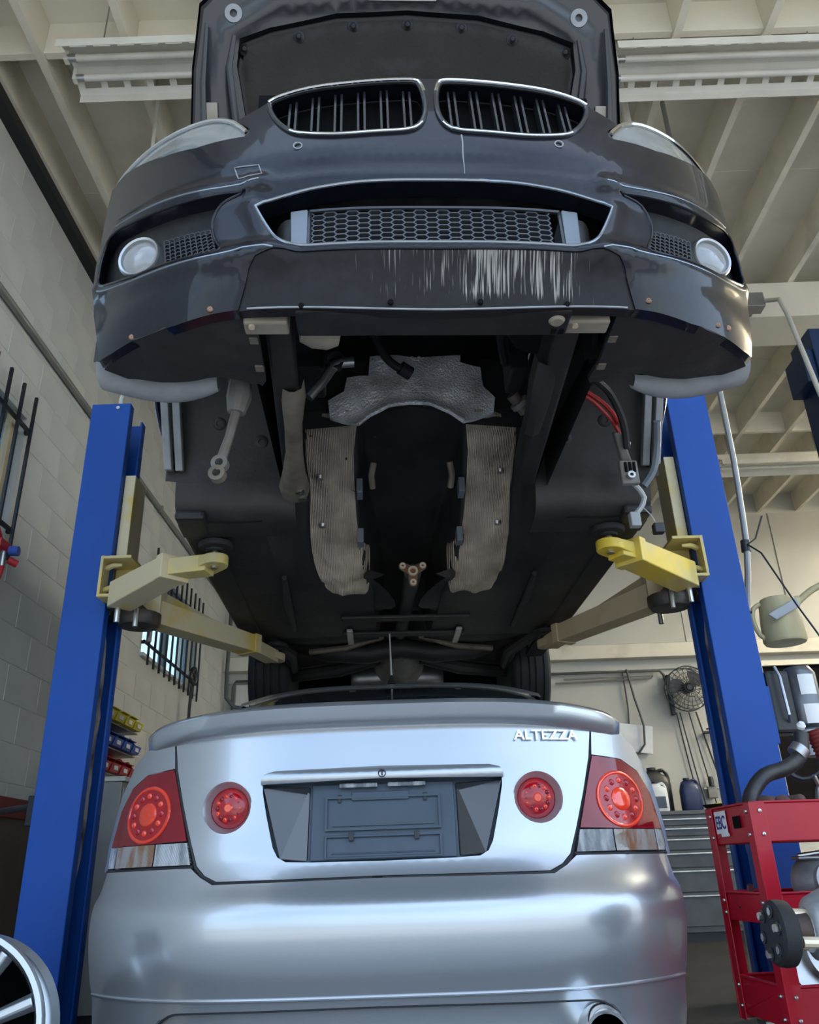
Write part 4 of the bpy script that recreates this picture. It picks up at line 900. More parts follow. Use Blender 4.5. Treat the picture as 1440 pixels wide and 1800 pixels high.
# plate recess
panel_mb([(x*1.0, z) for x, z in rech], [], lambda x, z: ssf(x, z, .045), .05, None, curve=False).build('recess_back', 'plate_plastic', SIL, 50)
for s in (1, -1):
    MB().hexa([ssf(s*.212, .735, .045), ssf(s*.212, .935, .042), ssf(s*.345, .935, .004), ssf(s*.285, .742, .004)], [ssf(s*.212, .735, .05), ssf(s*.212, .935, .05), ssf(s*.347, .94, .05), ssf(s*.29, .738, .05)]).build('recess_cheek', 'gloss_black', SIL, 0, .003)
def pz(x, z, o): return (x, sy(0, z)+.040+o, z)
def pbox(mb, x0, x1, z0, z1, o0, o1): return mb.hexa([pz(x0, z0, o0), pz(x1, z0, o0), pz(x1, z1, o0), pz(x0, z1, o0)], [pz(x0, z0, o1), pz(x1, z0, o1), pz(x1, z1, o1), pz(x0, z1, o1)])
ph = pbox(MB(), -.205, .205, .735, .940, -.008, .004).build('plate_holder', 'plate_plastic', SIL, 0, .003)
for x0, x1, z0, z1 in ((-.165, .165, .812, .905), (-.165, .165, .738, .800)):
    mb = MB()
    for a, b, c_, d in ((x0, x1, z0, z0+.006), (x0, x1, z1-.006, z1), (x0, x0+.006, z0, z1), (x1-.006, x1, z0, z1)): pbox(mb, a, b, c_, d, -.017, -.006)
    pbox(mb, x0+.02, x1-.02, z0+.012, z0+.016, -.012, -.006)
    mb.build('holder_frame', 'plate_plastic', ph, 0, .0015)
pbox(MB(), -.09, .075, .893, .917, -.016, -.006).build('holder_tab', 'plate_plastic', ph, 0, .002)
for x in (-.125, .122): pbox(MB(), x-.005, x+.005, .888, .91, -.014, -.006).build('plate_clip', 'seam_dark', ph, 0, .001)
for x in (-.09, .095): pbox(MB(), x-.007, x+.007, .785, .806, -.020, -.006).build('plate_clip', 'seam_dark', ph, 0, .001)
for x in (-.07, .07): pbox(MB(), x-.055, x+.055, .928, .940, -.03, -.004).build('plate_lamp', 'lens_clear', ph, 0, .002)
# lettering
tm = text_mesh('ALTEZZA', .040, .002, .0006); tm.materials.clear(); tm.materials.append(MATS['chrome'])
xs_ = [v.co.x for v in tm.vertices]; k = .20/(max(xs_)-min(xs_))
zo = (min(v.co.y for v in tm.vertices)+max(v.co.y for v in tm.vertices))/2; xo = (max(xs_)+min(xs_))/2
for v in tm.vertices:
    x = .493+(v.co.x-xo)*k; z = 1.0635+(v.co.y-zo)*1.02; y = sy(x, z)-.008-v.co.z; v.co = (x, y, z)
tm.update(); lt = link_mesh('lettering', tm, SIL); lt['label'] = 'chrome raised lettering on the boot lid'
# quarter panels, tail lamps
TL = [(.632, 1.004), (.600, .915), (.557, .795), (.533, .735), (.70, .732), (.850, .731), (.856, .763), (.850, .80), (.829, .90), (.79, .963), (.732, .996)]
QP = [(.632, 1.008), (.645, 1.092), (.735, 1.090), (.795, 1.04), (.845, .94), (.870, .80), (.870, .728), (.852, .728), (.858, .763), (.852, .80), (.831, .903), (.792, .967), (.733, 1.000)]
for s in (1, -1):
    panel_mb([(s*x, z) for x, z in QP], [], lambda x, z: ssf(x, z), .025, (0, .04, 0), curve=False).build('quarter_panel', 'silver_paint', SIL, 50)
    red = [p for p in TL if p[1] > .797]+[]; red = [(.632, 1.004), (.600, .915), (.560, .800), (.70, .797), (.849, .797), (.829, .90), (.79, .963), (.732, .996)]
    tl = panel_mb([(s*x, z) for x, z in red], [], lambda x, z: ssf(x, z, -.006), .02, (0, .03, 0), curve=False).build('tail_lamp', 'lens_dark_red', SIL, 60, label='dark red tail lamp with an orange ring')
    am = [(.664, .795), (.664, .737), (.815, .737), (.815, .795)]
    panel_mb([(s*x, z) for x, z in am], [], lambda x, z: ssf(x, z, -.007), .02, (0, .03, 0), curve=False).build('indicator_lens', 'lens_amber', tl, 60)
    for cl in ([(.558, .795), (.540, .737), (.660, .737), (.660, .795)], [(.818, .795), (.818, .737), (.849, .737), (.853, .763), (.848, .795)]):
        panel_mb([(s*x, z) for x, z in cl], [], lambda x, z: ssf(x, z, -.006), .02, (0, .03, 0), curve=False).build('clear_lens', 'lens_clear', tl, 60)
    MB().tube([ssf(s*x, z, -.002) for x, z in ((.533, .732), (.70, .7305), (.852, .7295))], .004, 6).build('lamp_gasket', 'seam_dark', tl)
    # light wells: shaped onto the lens
    c0 = (.708, .880)
    def ring2(r0, r1, o, name, m):
        rows = []
        for i in range(41):
            t = 2*PI*i/40; rows.append([ssf(s*(c0[0]+r_*1.02*math.cos(t)), c0[1]+r_*math.sin(t), o-q) for r_, q in ((r0, 0), (r0*.75+r1*.25, .004), (r0*.25+r1*.75, .004), (r1, 0))])
        MB().grid(rows).build(name, m, tl, 60)
    ring2(.082, .071, -.007, 'lamp_ring', 'lens_orange_red')
    rows = [[ssf(s*(c0[0]+r_*1.02*math.cos(2*PI*i/40)), c0[1]+r_*math.sin(2*PI*i/40), -.0068) for r_ in (.071, .055, .034)] for i in range(41)]
    MB().grid(rows).build('lamp_facets', 'lens_red', tl, 60)
    for k_ in range(12):
        a = 2*PI*k_/12; px_, pz_ = c0[0]+.053*math.cos(a), c0[1]+.053*math.sin(a)
        MB().lathe([(.001, -.006), (.007, -.004), (.010, .001)], ssf(s*px_, pz_, -.007), (0, 1, 0), 12).build('facet', 'lens_orange_red' if k_ % 2 else 'lens_red', tl)
    MB().grid([[ssf(s*(c0[0]+r_*1.02*math.cos(2*PI*i/32)), c0[1]+r_*math.sin(2*PI*i/32), o) for r_, o in ((.034, -.006), (.031, -.010), (.018, -.012), (.0005, -.0125))] for i in range(33)]).build('lamp_disc', 'lens_orange_red', tl, 60)
    # inner round lamp on the lid
    cc = Vector(ssf(s*.447, .884)); nn = Vector((s*-.10, 1, .02)).normalized()
    MB().lathe([(.072, -.002), (.068, .004), (.060, .016), (.056, .024)], cc, nn, 40, False).build('round_lamp_bezel', 'silver_paint', SIL)
    rl = MB().lathe([(.001, .006), (.03, .009), (.048, .016), (.056, .026)], cc, nn, 40).build('round_lamp', 'lens_red', SIL, label='small round red lamp on the boot lid')
    MB().lathe([(.001, .004), (.010, .004), (.014, .008)], cc, nn, 20).build('lamp_centre', 'lens_orange_red', rl)
    for k_ in range(14):
        a = 2*PI*k_/14; e1 = Vector((1, 0, 0)); p = cc+Vector((.032*math.cos(a), .008, .032*math.sin(a))); MB().lathe([(.001, -.002), (.005, .0), (.007, .004)], p, nn, 10).build('facet', 'lens_dark_red' if k_ % 2 else 'lens_orange_red', rl)
# spoiler
rows = []
for i in range(-24, 25):
    t = i/24; x = .745*math.copysign(abs(t)**.92, t); a = abs(x)/.745
    yb = .085+.20*a**4; e = sm((1-a)/.06); zb = 1.100-.035*a**3; zt = 1.170-.036*a**3; hh = (zt-zb)*(.8+.2*e)
    rows.append([(x, yb+.15, zb), (x, yb+.040, zb-.002), (x, yb+.024, zb+hh*.05), (x, yb+.012, zb+hh*.40), (x, yb, zb+hh*.80), (x, yb+.012, zb+hh), (x, yb+.10, zb+hh*.95), (x, yb+.17, zb+hh*.45), (x, yb+.18, zb)])
spo = MB().grid(rows, closed=True); spo.add(rows[0], [tuple(range(9))]); spo.add(rows[-1], [tuple(range(9))])
spo.build('boot_spoiler', 'silver_paint', SIL, 60)
# boot top, rear window, roof, screen, bonnet
def strip_s(st, name, m, drop=.05):
    rows = []
    for y, z, w in st: rows.append([(w*t, y, z-drop*abs(t)**3.5) for t in [i/10 for i in range(-10, 11)]])
    return MB().grid(rows).build(name, m, SIL, 50)
strip_s([(.235, 1.103, .66), (.35, 1.105, .66), (.52, 1.10, .68)], 'boot_top', 'silver_paint', .02)
strip_s([(.52, 1.09, .66), (.70, 1.23, .63), (.88, 1.345, .60), (1.00, 1.395, .585)], 'rear_window', 'car_glass', .06)
strip_s([(.985, 1.392, .615), (1.01, 1.412, .61), (1.25, 1.445, .60), (1.7, 1.455, .59), (2.1, 1.425, .58)], 'roof', 'silver_paint', .06)
strip_s([(2.1, 1.42, .58), (2.45, 1.22, .64), (2.75, 1.02, .70)], 'windscreen', 'car_glass', .06)
strip_s([(2.75, 1.01, .74), (3.3, .95, .74), (3.9, .83, .70), (4.1, .70, .62)], 'bonnet', 'silver_paint')
panel_mb([(-.80, .22), (.80, .22), (.84, .5), (.78, .70), (-.78, .70), (-.84, .5)], [], lambda x, z: (x, 4.22-.35*(abs(x)/.84)**4, z), .1, (0, -.05, 0), curve=False).build('front_bumper', 'silver_paint', SIL, 50)
arch2 = lambda c, r_: [(c+r_*math.cos(math.radians(k*12)), .31+r_*math.sin(math.radians(k*12))) for k in range(16)]
so = [(.40, .20), (.36, .40), (.345, .62), (.41, .73), (.46, .93), (.52, 1.06), (.6, 1.06), (2.75, .98), (3.5, .90), (4.0, .72), (4.1, .5), (4.0, .22), (3.68, .24)]+arch2(3.33, .34)+[(2.98, .20), (1.06, .20)]+arch2(.70, .34)+[(.36, .22)]
for s in (1, -1):
    panel_mb(so, [], lambda y, z: (s*(.864-.030*sm((.50-z)/.10)-.04*sm((.34-z)/.14)-.12*sm((z-.72)/.36)-.10*sm((y-3.2)/.9)), y, z), .09, (-s*.03, 0, 0), curve=False).build('body_side', 'silver_paint', SIL, 50)
    MB().grid([[(s*.755, y, 1.03), (s*lerp(y, [(.5, .70), (1.0, .60), (1.7, .58), (2.1, .58), (2.7, .70)]), y, lerp(y, [(.5, 1.08), (1.0, 1.35), (1.7, 1.40), (2.1, 1.37), (2.7, 1.03)])-.01)] for y in [.5+.1*i for i in range(23)]]).build('side_window', 'car_glass', SIL, 50)
    for yc in (.70, 3.33):
        c = (s*.755, yc, .31); tp = MB().lathe([(.20, -.10), (.27, -.105), (.305, -.08), (.31, 0), (.305, .08), (.27, .105), (.20, .10)], c, (1, 0, 0), 36).build('tyre', 'rubber', SIL)
        MB().lathe([(.205, .09), (.19, .06), (.05, .05), (.001, .06)], c, (s, 0, 0), 30).build('wheel_rim', 'cast_alu', tp)
an = MB().lathe([(.018, 0), (.015, .012), (.007, .03), (.004, .036)], (.005, 1.10, 1.432), (0, 0, 1), 14).build('antenna_base', 'black_plastic', SIL)
MB().cyl((.005, 1.10, 1.46), (.0, 1.12, 1.655), .0045, .003, n=8).build('antenna_rod', 'connector_grey', an)
# ================================================================== RED TOOL CART AND WHAT STANDS ON IT
CART = thing('tool_cart', 'red steel tool cart with three trays and a white EBC sticker', 'tool cart', (.93, 2.43, 0), math.radians(4))
CL, CD = .70, .30
trays = ((.745, .846), (.540, .612), (.300, .392))
for z0, z1 in trays:
    mb = MB(); t = .004
    mb.box(0, CL, 0, t, z0, z1).box(0, CL, CD-t, CD, z0, z1).box(0, t, t, CD-t, z0, z1).box(CL-t, CL, t, CD-t, z0, z1)
    fz = z1-.06 if z0 > .7 else z0+.012
    mb.box(t, CL-t, t, CD-t, fz, fz+t)
    tr = mb.build('tray', 'red_paint', CART, 0, .002)
    for a, b, c_, d in ((-.004, CL+.004, -.004, .012), (-.004, CL+.004, CD-.012, CD+.004), (-.004, .012, -.004, CD+.004), (CL-.012, CL+.004, -.004, CD+.004)): MB().box(a, b, c_, d, z1, z1+.006).build('rolled_edge', 'red_paint', tr, 0, .002)
for x, y, sx, sy_ in ((0, 0, 1, 1), (CL, 0, -1, 1), (0, CD, 1, -1), (CL, CD, -1, -1)):
    mb = MB()
    for w0, w1, d0, d1 in ((-.005, .040, -.005, -.001), (-.005, -.001, -.005, .035)):
        xa, xb = sorted((x+sx*w0, x+sx*w1)); ya, yb = sorted((y+sy_*d0, y+sy_*d1)); mb.box(xa, xb, ya, yb, .285, .850)
    lg = mb.build('leg', 'red_paint', CART, 0, .0015)
    for z0, z1 in trays:
        for zz in (z0+.02, z1-.02):
            MB().lathe([(.006, 0), (.005, .004), (.001, .005)], (x+sx*.022, y-sy_*.005, zz), (0, -sy_, 0), 10).build('rivet', 'bolt_steel', lg)
            MB().lathe([(.006, 0), (.005, .004), (.001, .005)], (x-sx*.005, y+sy_*.022, zz), (-sx, 0, 0), 10).build('rivet', 'bolt_steel', lg)
    cx, cy = x+sx*.06, y+sy_*.05
    cs = MB().box(cx-.03, cx+.03, cy-.03, cy+.03, .275, .287).box(cx-.026, cx-.020, cy-.022, cy+.03, .10, .275).box(cx+.020, cx+.026, cy-.022, cy+.03, .10, .275).build('caster', 'steel', CART, 0, .002)
    MB().lathe([(.001, -.016), (.10, -.016), (.122, -.012), (.122, .012), (.10, .016), (.001, .016)], (cx, cy+.01, .122), (1, 0, 0), 28).build('caster_wheel', 'red_plastic', cs)
# sticker and hand slot on the narrow end
st = MB().box(-.0052, -.0042, .165, .245, .775, .838).build('sticker', 'white_plastic', CART, 0)
tm = text_mesh('EBC', .042, .0005, .0006); tm.materials.clear(); mat('print_blue', (.012, .03, .20), .5); tm.materials.append(MATS['print_blue'])
bxs = [v.co.x for v in tm.vertices]; kk = .066/(max(bxs)-min(bxs)); z_ = min(v.co.y for v in tm.vertices)
for v in tm.vertices: v.co = (-.0056-v.co.z, .205-(v.co.x-(max(bxs)+min(bxs))/2)*kk, .787+(v.co.y-z_)*1.25)
tm.update(); link_mesh('sticker_lettering', tm, st)
MB().box(-.0052, -.0040, .16, .215, .766, .775).build('sticker_tail', 'white_plastic', st, 0)
MB().box(-.0055, -.0030, .075, .120, .785, .818).build('hand_slot', 'recess_black', CART, 0, .003)
def cartp(x, y, z): 
    a = math.radians(4); return (.93+x*math.cos(a)-y*math.sin(a), 2.43+x*math.sin(a)+y*math.cos(a), z)
mat('pipe_black', (.03, .03, .032), .4, .2, col2=(.06, .055, .05), nscale=20)
mat('rust_iron', (.12, .075, .06), .7, .3, col2=(.07, .05, .045), nscale=20, bump=.4, bscale=60)
# top tray: intake pipe, manifold, cast housings
TZ = .79
t = thing('intake_pipe', 'black curved intake pipe lying on the cart top tray', 'engine part', cartp(.05, .10, TZ))
MB().tube(smooth_loop([(.0, .03, .035), (.03, .06, .09), (.09, .08, .145), (.16, .09, .165), (.215, .09, .20), (.235, .09, .27)], .02, False), [.022]*1+[.022]*40 if False else .023, 14).build('pipe', 'pipe_black', t)
MB().ring((.0, .028, .018), (0, .3, 1), .028, .019, .02, 20).build('pipe_lip', 'rubber', t)
MB().cyl((.205, .09, .205), (.225, .09, .225), .03, n=18).build('hose_clamp', 'steel', t)
MB().lathe([(.012, 0), (.014, .01), (.008, .02), (.001, .022)], (.235, .085, .285), (0, -.6, .6), 14).build('pipe_nipple', 'white_plastic', t)
t = thing('exhaust_manifold', 'rusty iron exhaust manifold lying under the black pipe on the cart', 'engine part', cartp(.13, .06, TZ))
for k in range(3): MB().tube([(.05*k-.04, .0, .02), (.05*k-.04, .03, .06), (.03, .10, .055)], [.024, .024, .026], 12).build('runner', 'rust_iron', t)
MB().box(-.08, .10, -.012, .0, .0, .055).build('flange', 'rust_iron', t, 0, .004)
t = thing('alternator', 'silver cast alternator housing on the cart top tray', 'engine part', cartp(.37, .08, TZ))
MB().lathe([(.03, -.06), (.062, -.055), (.066, -.02), (.066, .03), (.05, .05), (.02, .055)], (0, .02, .068), (0, 1, .15), 26).build('housing', 'cast_alu', t)
for k in range(8):
    a = 2*PI*k/8; MB().box(-.006, .006, -.045, .05, .064, .072).build('fin', 'cast_alu', t, 0, .002).matrix_local = Matrix.Translation((0, .02, .068)) @ Matrix.Rotation(a, 4, 'Y')
MB().cyl((0, -.075, .068), (0, -.03, .068), .028, n=18).build('pulley', 'steel', t)
t = thing('bracket_casting', 'small bright cast bracket with stud on the cart top tray', 'engine part', cartp(.245, .035, TZ))
MB().hexa([(-.03, 0, 0), (.035, 0, 0), (.035, .04, 0), (-.03, .04, 0)], [(-.012, .005, .10), (.012, .005, .11), (.012, .03, .11), (-.012, .03, .10)]).build('body', 'steel', t, 0, .006)
MB().cyl((.0, .015, .09), (-.02, .0, .13), .006, n=10).build('stud', 'bolt_steel', t)
t = thing('ribbed_hose', 'dark red ribbed hose at the back of the cart top tray', 'hose', cartp(.42, .20, TZ))
MB().lathe([(.030+.005*(k % 2), .006*k) for k in range(44)], (0, 0, .035), (-.25, 0, .97), 18).build('bellows', 'dark_red', t)
# middle tray: turbocharger, small parts
MZ = .556
t = thing('turbocharger', 'grey cast turbocharger with round open flange on the cart middle tray', 'turbocharger', cartp(.22, .10, MZ))
MB().ring((0, -.055, .082), (.0, -1, .15), .052, .033, .022, 36).build('outlet_flange', 'cast_alu', t)
MB().lathe([(.034, -.02), (.040, .0), (.052, .03), (.075, .06), (.078, .10), (.05, .13), (.001, .135)], (0, -.06, .082), (0, 1, -.05), 30).build('compressor_housing', 'cast_alu', t)
MB().lathe([(.001, 0), (.033, 0)], (0, -.040, .082), (0, -1, .1), 24).build('bore', 'recess_black', t)
MB().lathe([(.03, 0), (.062, .01), (.066, .05), (.06, .09), (.03, .10)], (.06, .03, .075), (1, .2, 0), 26).build('turbine_housing', 'rust_iron', t)
MB().box(-.07, .02, -.03, .03, .14, .15).build('actuator_bracket', 'steel', t, 0, .004)
MB().cyl((-.06, 0, .15), (.08, .0, .165), .007, n=10).build('actuator_rod', 'bolt_steel', t)
t = thing('rubber_mount', 'black round engine mount on the cart middle tray', 'engine part', cartp(.04, .19, MZ))
MB().lathe([(.035, 0), (.04, .02), (.03, .05), (.012, .055), (.001, .06)], (0, 0, 0), (0, 0, 1), 22).build('mount_body', 'rubber', t)
MB().cyl((0, 0, .055), (0, -.01, .078), .009, n=10).build('mount_stud', 'bolt_steel', t)
t = thing('socket', 'short chrome socket standing at the rim of the cart middle tray', 'tool', cartp(.028, .045, MZ))
MB().lathe([(.018, 0), (.018, .035), (.015, .06), (.001, .06)], (0, 0, 0), (0, 0, 1), 18).build('socket_body', 'bolt_steel', t)
MB().lathe([(.011, .06), (.013, .075), (.008, .085), (.001, .086)], (0, 0, 0), (0, 0, 1), 14).build('socket_drive', 'black_metal', t)
t = tag(MB().tube(smooth_loop([(0, 0, 0), (.01, -.01, .03), (-.004, -.012, .05), (-.012, -.002, .03)], .008, False), .004, 8).build('spring_clip', 'bolt_steel'), 'small bent steel hook beside the turbocharger', 'hook'); t.location = cartp(.12, .03, MZ)
t = thing('brake_disc', 'grey brake disc leaning in the cart bottom tray', 'brake disc', cartp(.20, .14, .316))
mm = Matrix.Translation((0, 0, .135)) @ Matrix.Rotation(math.radians(72), 4, 'X') @ Matrix.Rotation(.3, 4, 'Y')
q = MB().lathe([(.03, .02), (.075, .02), (.078, 0), (.135, 0), (.135, -.012), (.03, -.012)], (0, 0, 0), (0, 0, 1), 40).build('rotor', 'steel', t); q.matrix_local = mm
q = MB().ring((0, 0, .021), (0, 0, 1), .034, .03, .01, 24).build('hub_bore', 'grease', t); q.matrix_local = mm
# ---- gearbox on a stand in front of the cart
G = thing('gearbox', 'pale cast gearbox with a black rubber coupling, standing in front of the red cart', 'gearbox', (.965, 2.10, .46))
def bell(x): return 0
rows = []
for x, r_, zc in ((-.085, .045, .09), (-.075, .062, .092), (-.05, .070, .095), (-.02, .078, .10), (.0, .105, .105), (.03, .128, .11), (.09, .138, .115), (.16, .140, .118), (.22, .15, .12), (.26, .17, .12)):
    rows.append([(x, r_*math.cos(2*PI*k/28)*(1.0+.06*math.cos(3*2*PI*k/28)), zc+r_*1.05*math.sin(2*PI*k/28)) for k in range(28)])
MB().grid(rows, closed=True).build('case', 'cast_alu', G, 50)
for k in range(7):
    a = math.radians(120+k*40); MB().hexa([(.0, .10*math.cos(a)-.006, .105+.10*math.sin(a)), (.0, .10*math.cos(a)+.006, .105+.10*math.sin(a)), (.0, .115*math.cos(a)+.006, .105+.12*math.sin(a)), (.0, .115*math.cos(a)-.006, .105+.12*math.sin(a))], [(.24, .145*math.cos(a)-.006, .12+.15*math.sin(a)), (.24, .145*math.cos(a)+.006, .12+.15*math.sin(a)), (.24, .165*math.cos(a)+.006, .12+.175*math.sin(a)), (.24, .165*math.cos(a)-.006, .12+.175*math.sin(a))]).build('case_rib', 'cast_alu', G, 0, .003)
MB().box(.03, .10, -.155, -.12, .10, .13).build('case_lug', 'cast_alu', G, 0, .006)
MB().lathe([(.035, -.135), (.038, -.085)], (0, 0, .09), (1, 0, 0), 22).build('output_shaft', 'rust_iron', G)
fxc = Vector((-.150, -.01, .085)); fxn = Vector((-1, -.02, .05)).normalized()
fd = MB().lathe([(.026, -.022), (.060, -.022), (.068, -.016), (.070, 0), (.068, .016), (.060, .022), (.026, .022)], fxc, fxn, 36).build('rubber_coupling', 'rubber', G)
e1 = fxn.orthogonal().normalized(); e2 = fxn.cross(e1)
for k in range(6):
    a = 2*PI*k/6; p = fxc+e1*(.046*math.cos(a))+e2*(.046*math.sin(a))
    MB().cyl(p+fxn*.018, p+fxn*(.034 if k % 2 else .027), .009, n=6).build('coupling_bolt', 'bolt_steel', fd)
    MB().ring(p+fxn*.021, fxn, .014, .009, .004, 14).build('coupling_sleeve', 'black_metal', fd)
for k in range(3):
    a = 2*PI*k/3+.4; p = fxc-fxn*.03+e1*(.04*math.cos(a))+e2*(.04*math.sin(a)); MB().cyl(p, p-fxn*.04, .012, n=10).build('flange_arm', 'brass', fd)
Q = thing('gearbox_stand', 'low steel stand with a flat top plate under the gearbox', 'stand', (.965, 2.10, 0))
MB().box(-.02, .26, -.10, .10, .37, .390).build('top_plate', 'black_metal', Q, 0, .003)
MB().cyl((.12, 0, .03), (.12, 0, .37), .03, n=16).build('post', 'black_metal', Q)
for a in range(4): MB().tube([(.12, 0, .05), (.12+.22*math.cos(a*PI/2+.78), .20*math.sin(a*PI/2+.78), .02)], .018, 10).build('foot', 'black_metal', Q)
for xx in (.02, .20): MB().hexa([(xx-.015, -.09, .390), (xx+.015, -.09, .390), (xx+.015, .09, .390), (xx-.015, .09, .390)], [(xx-.015, -.05, .412), (xx+.015, -.05, .412), (xx+.015, .05, .412), (xx-.015, .05, .412)]).build('saddle', 'black_metal', Q, 0, .002)
# ---- loose alloy wheel on a block
wc = Vector((-1.15, 2.20, .372))
Wt = thing('alloy_wheel', 'bare silver alloy wheel standing on a timber block by the blue post', 'wheel', (wc.x, wc.y, .130))
cz = wc.z-.130; ax = (.18, -1, .12)
def wl(m): return m
MB().lathe([(.240, -.02), (.243, .0), (.238, .012), (.226, .012), (.220, -.004), (.212, -.03), (.206, -.18), (.232, -.19), (.240, -.19), (.226, -.16)], (0, 0, cz), ax, 64, False).build('rim', 'silver_paint', Wt, 40)
dn = Vector(ax).normalized(); ea = dn.orthogonal().normalized(); eb = dn.cross(ea); c0 = Vector((0, 0, cz))
for k in range(10):
    a = 2*PI*k/10+.2; d = ea*math.cos(a)+eb*math.sin(a); n = dn.cross(d)
    MB().hexa([c0+d*.04+n*.014-dn*.05, c0+d*.215+n*.022-dn*.03, c0+d*.215-n*.022-dn*.03, c0+d*.04-n*.014-dn*.05], [c0+d*.04+n*.009-dn*.02, c0+d*.217+n*.009+dn*.0, c0+d*.217-n*.009+dn*.0, c0+d*.04-n*.009-dn*.02]).build('spoke', 'silver_paint', Wt, 0, .004)
MB().lathe([(.055, -.06), (.055, -.02), (.03, -.012), (.001, -.012)], c0, ax, 28).build('hub', 'silver_paint', Wt)
MB().lathe([(.001, -.14), (.205, -.14)], c0, ax, 40).build('rim_back', 'recess_black', Wt)
tb = thing('timber_block', 'short timber block under the bare alloy wheel', 'block', (-1.15, 2.23, 0)); MB().box(-.16, .16, -.05, .13, 0, .065).build('plank', 'pine', tb, 0, .004); MB().box(-.15, .17, -.05, .13, .0655, .128).build('plank', 'pine', tb, 0, .004)
# ================================================================== ALONG THE BLOCK WALL
t = thing('carton', 'tall brown carton with a dark red lid against the block wall', 'carton', (-2.0, 3.85, 0))
MB().box(-.18, .20, -.25, .20, 0, .975).build('carton_body', 'cardboard', t, 0, .004)
MB().box(-.188, .208, -.258, .208, .97, 1.055).build('carton_lid', 'dark_red', t, 0, .004)
t = thing('wall_control_box', 'small black switch box with a side arm beside the blue lift post', 'switch box', (-1.45, 3.24, .90))
MB().box(-.03, .03, -.03, .03, 0, .11).build('box', 'black_metal', t, 0, .004)
MB().cyl((-.02, .03, .075), (-.40, .40, .085), .013, n=10).build('arm', 'black_metal', t)
mb = MB().box(.03, .084, -.02, .02, .03, .08).build('mount', 'black_metal', t, 0, .003)
# parts bins, four of each colour, on a wall rack over a grey cabinet
rk = thing('bin_rack', 'louvred steel rack panel on the block wall behind the coloured bins', 'rack', (XL, 5.15, 1.30))
MB().box(.007, .022, 0, .78, 0, .55).build('back_panel', 'conduit', rk, 0, .003)
for z in (.06, .22, .38): MB().box(.022, .19, .0, .78, z-.02, z-.012).build('louvre', 'conduit', rk, 0)
def bin_mesh(m):
    mb = MB(); L_, W_, H2 = .20, .155, .115; w = .004
    pro = [(0, 0), (L_, 0), (L_+.02, .05), (L_-.02, .062), (L_-.06, H2), (0, H2)]      # side profile, x out from the wall
    for y0, y1 in ((0, w), (W_-w, W_)): mb.prism(pro, lambda u, v: (u, y0, v), lambda u, v: (u, y1, v))
    mb.box(0, L_, w, W_-w, 0, w); mb.box(0, w, w, W_-w, 0, H2)
    mb.hexa([(L_-w, w, 0), (L_, w, 0), (L_, W_-w, 0), (L_-w, W_-w, 0)], [(L_+.02-w, w, .05), (L_+.02, w, .05), (L_+.02, W_-w, .05), (L_+.02-w, W_-w, .05)])
    mb.box(L_-.065, L_-.015, w, W_-w, .085, .089)
    return mb.mesh('bin_shell', m, 0)
for colr, z in (('yellow', 1.67), ('blue', 1.51), ('red', 1.35)):
    me = bin_mesh(colr+'_plastic')
    for i in range(4):
        o = thing('parts_bin', 'open %s parts bin on the wall rack, %s' % (colr, ('first in its row beside the blue post', 'second in its row from the blue post', 'third in its row from the blue post', 'last in its row towards the far window')[i]), 'bin', (XL+.024, 5.18+.182*i, z+.002), 0, colr+' parts bins on the rack')
        link_mesh('bin_shell', me, o)
        q = MB().box(.212, .216, .045, .11, .012, .038).build('label_holder', 'white_plastic', o, 0)
t = thing('grey_cabinet', 'grey steel cabinet under the coloured parts bins', 'cabinet', (XL+.02, 4.95, 0))
MB().box(0, .44, 0, .95, .06, 1.24).build('body', 'conduit', t, 0, .004); MB().box(0, .46, -.01, .96, 1.24, 1.268).build('worktop', 'white_enamel', t, 0, .004)
for a, b in ((.01, .47), (.48, .94)):
    d = MB().box(.44, .452, a, b, .08, 1.21).build('door', 'conduit', t, 0, .003); MB().box(.452, .470, (b-.05 if a < .4 else a+.03), (b-.03 if a < .4 else a+.05), .60, .75).build('handle', 'steel', d, 0, .003)
MB().box(.02, .42, .02, .93, 0, .06).build('plinth', 'black_metal', t, 0)
# manifold gauge hoses hanging by the first window
t = thing('gauge_manifold', 'red hose set with a blue knob hanging on the block wall under the window guard', 'hose set', (XL+.085, 3.86, 2.30))
MB().box(-.02, .03, -.07, .04, -.02, .03).build('valve_block', 'red_plastic', t, 0, .006)
MB().cyl((.03, .03, -.01), (.075, .035, -.012), .026, n=18).build('blue_knob', 'blue_plastic', t)
MB().cyl((.03, .03, -.06), (.065, .06, -.075), .020, n=14).build('red_knob', 'red_plastic', t)
MB().tube(smooth_loop([(.01, -.05, .02), (.015, -.10, .06), (.01, -.16, .05), (.01, -.25, -.05)], .03, False), .016, 10).build('hose', 'red_plastic', t)
MB().tube(smooth_loop([(.01, .01, -.02), (.012, .015, -.09), (.012, .0, -.16), (.012, -.05, -.28), (.012, -.15, -.40)], .03, False), .013, 10).build('hose', 'red_plastic', t)
MB().cyl((.01, .01, -.02), (.012, .012, -.10), .016, n=12).build('fitting', 'steel', t)
t = thing('cord_hook', 'dark coiled cord hung from the far window guard', 'cord', (XL+.11, 7.52, 2.43))
MB().tube(smooth_loop([(0, -.05, .05), (0.01, .03, .09), (0, .08, .02), (.01, .0, -.06), (0, -.07, -.01), (0, -.02, .06), (0, .03, .02)], .03, False), .022, 8).build('coil', 'black_plastic', t)
for dx in (-.015, .02): MB().tube([(0, dx, -.04), (.0, dx-.02, -.30), (.01, dx-.05, -.62)], .010, 8).build('cord', 'black_plastic', t)
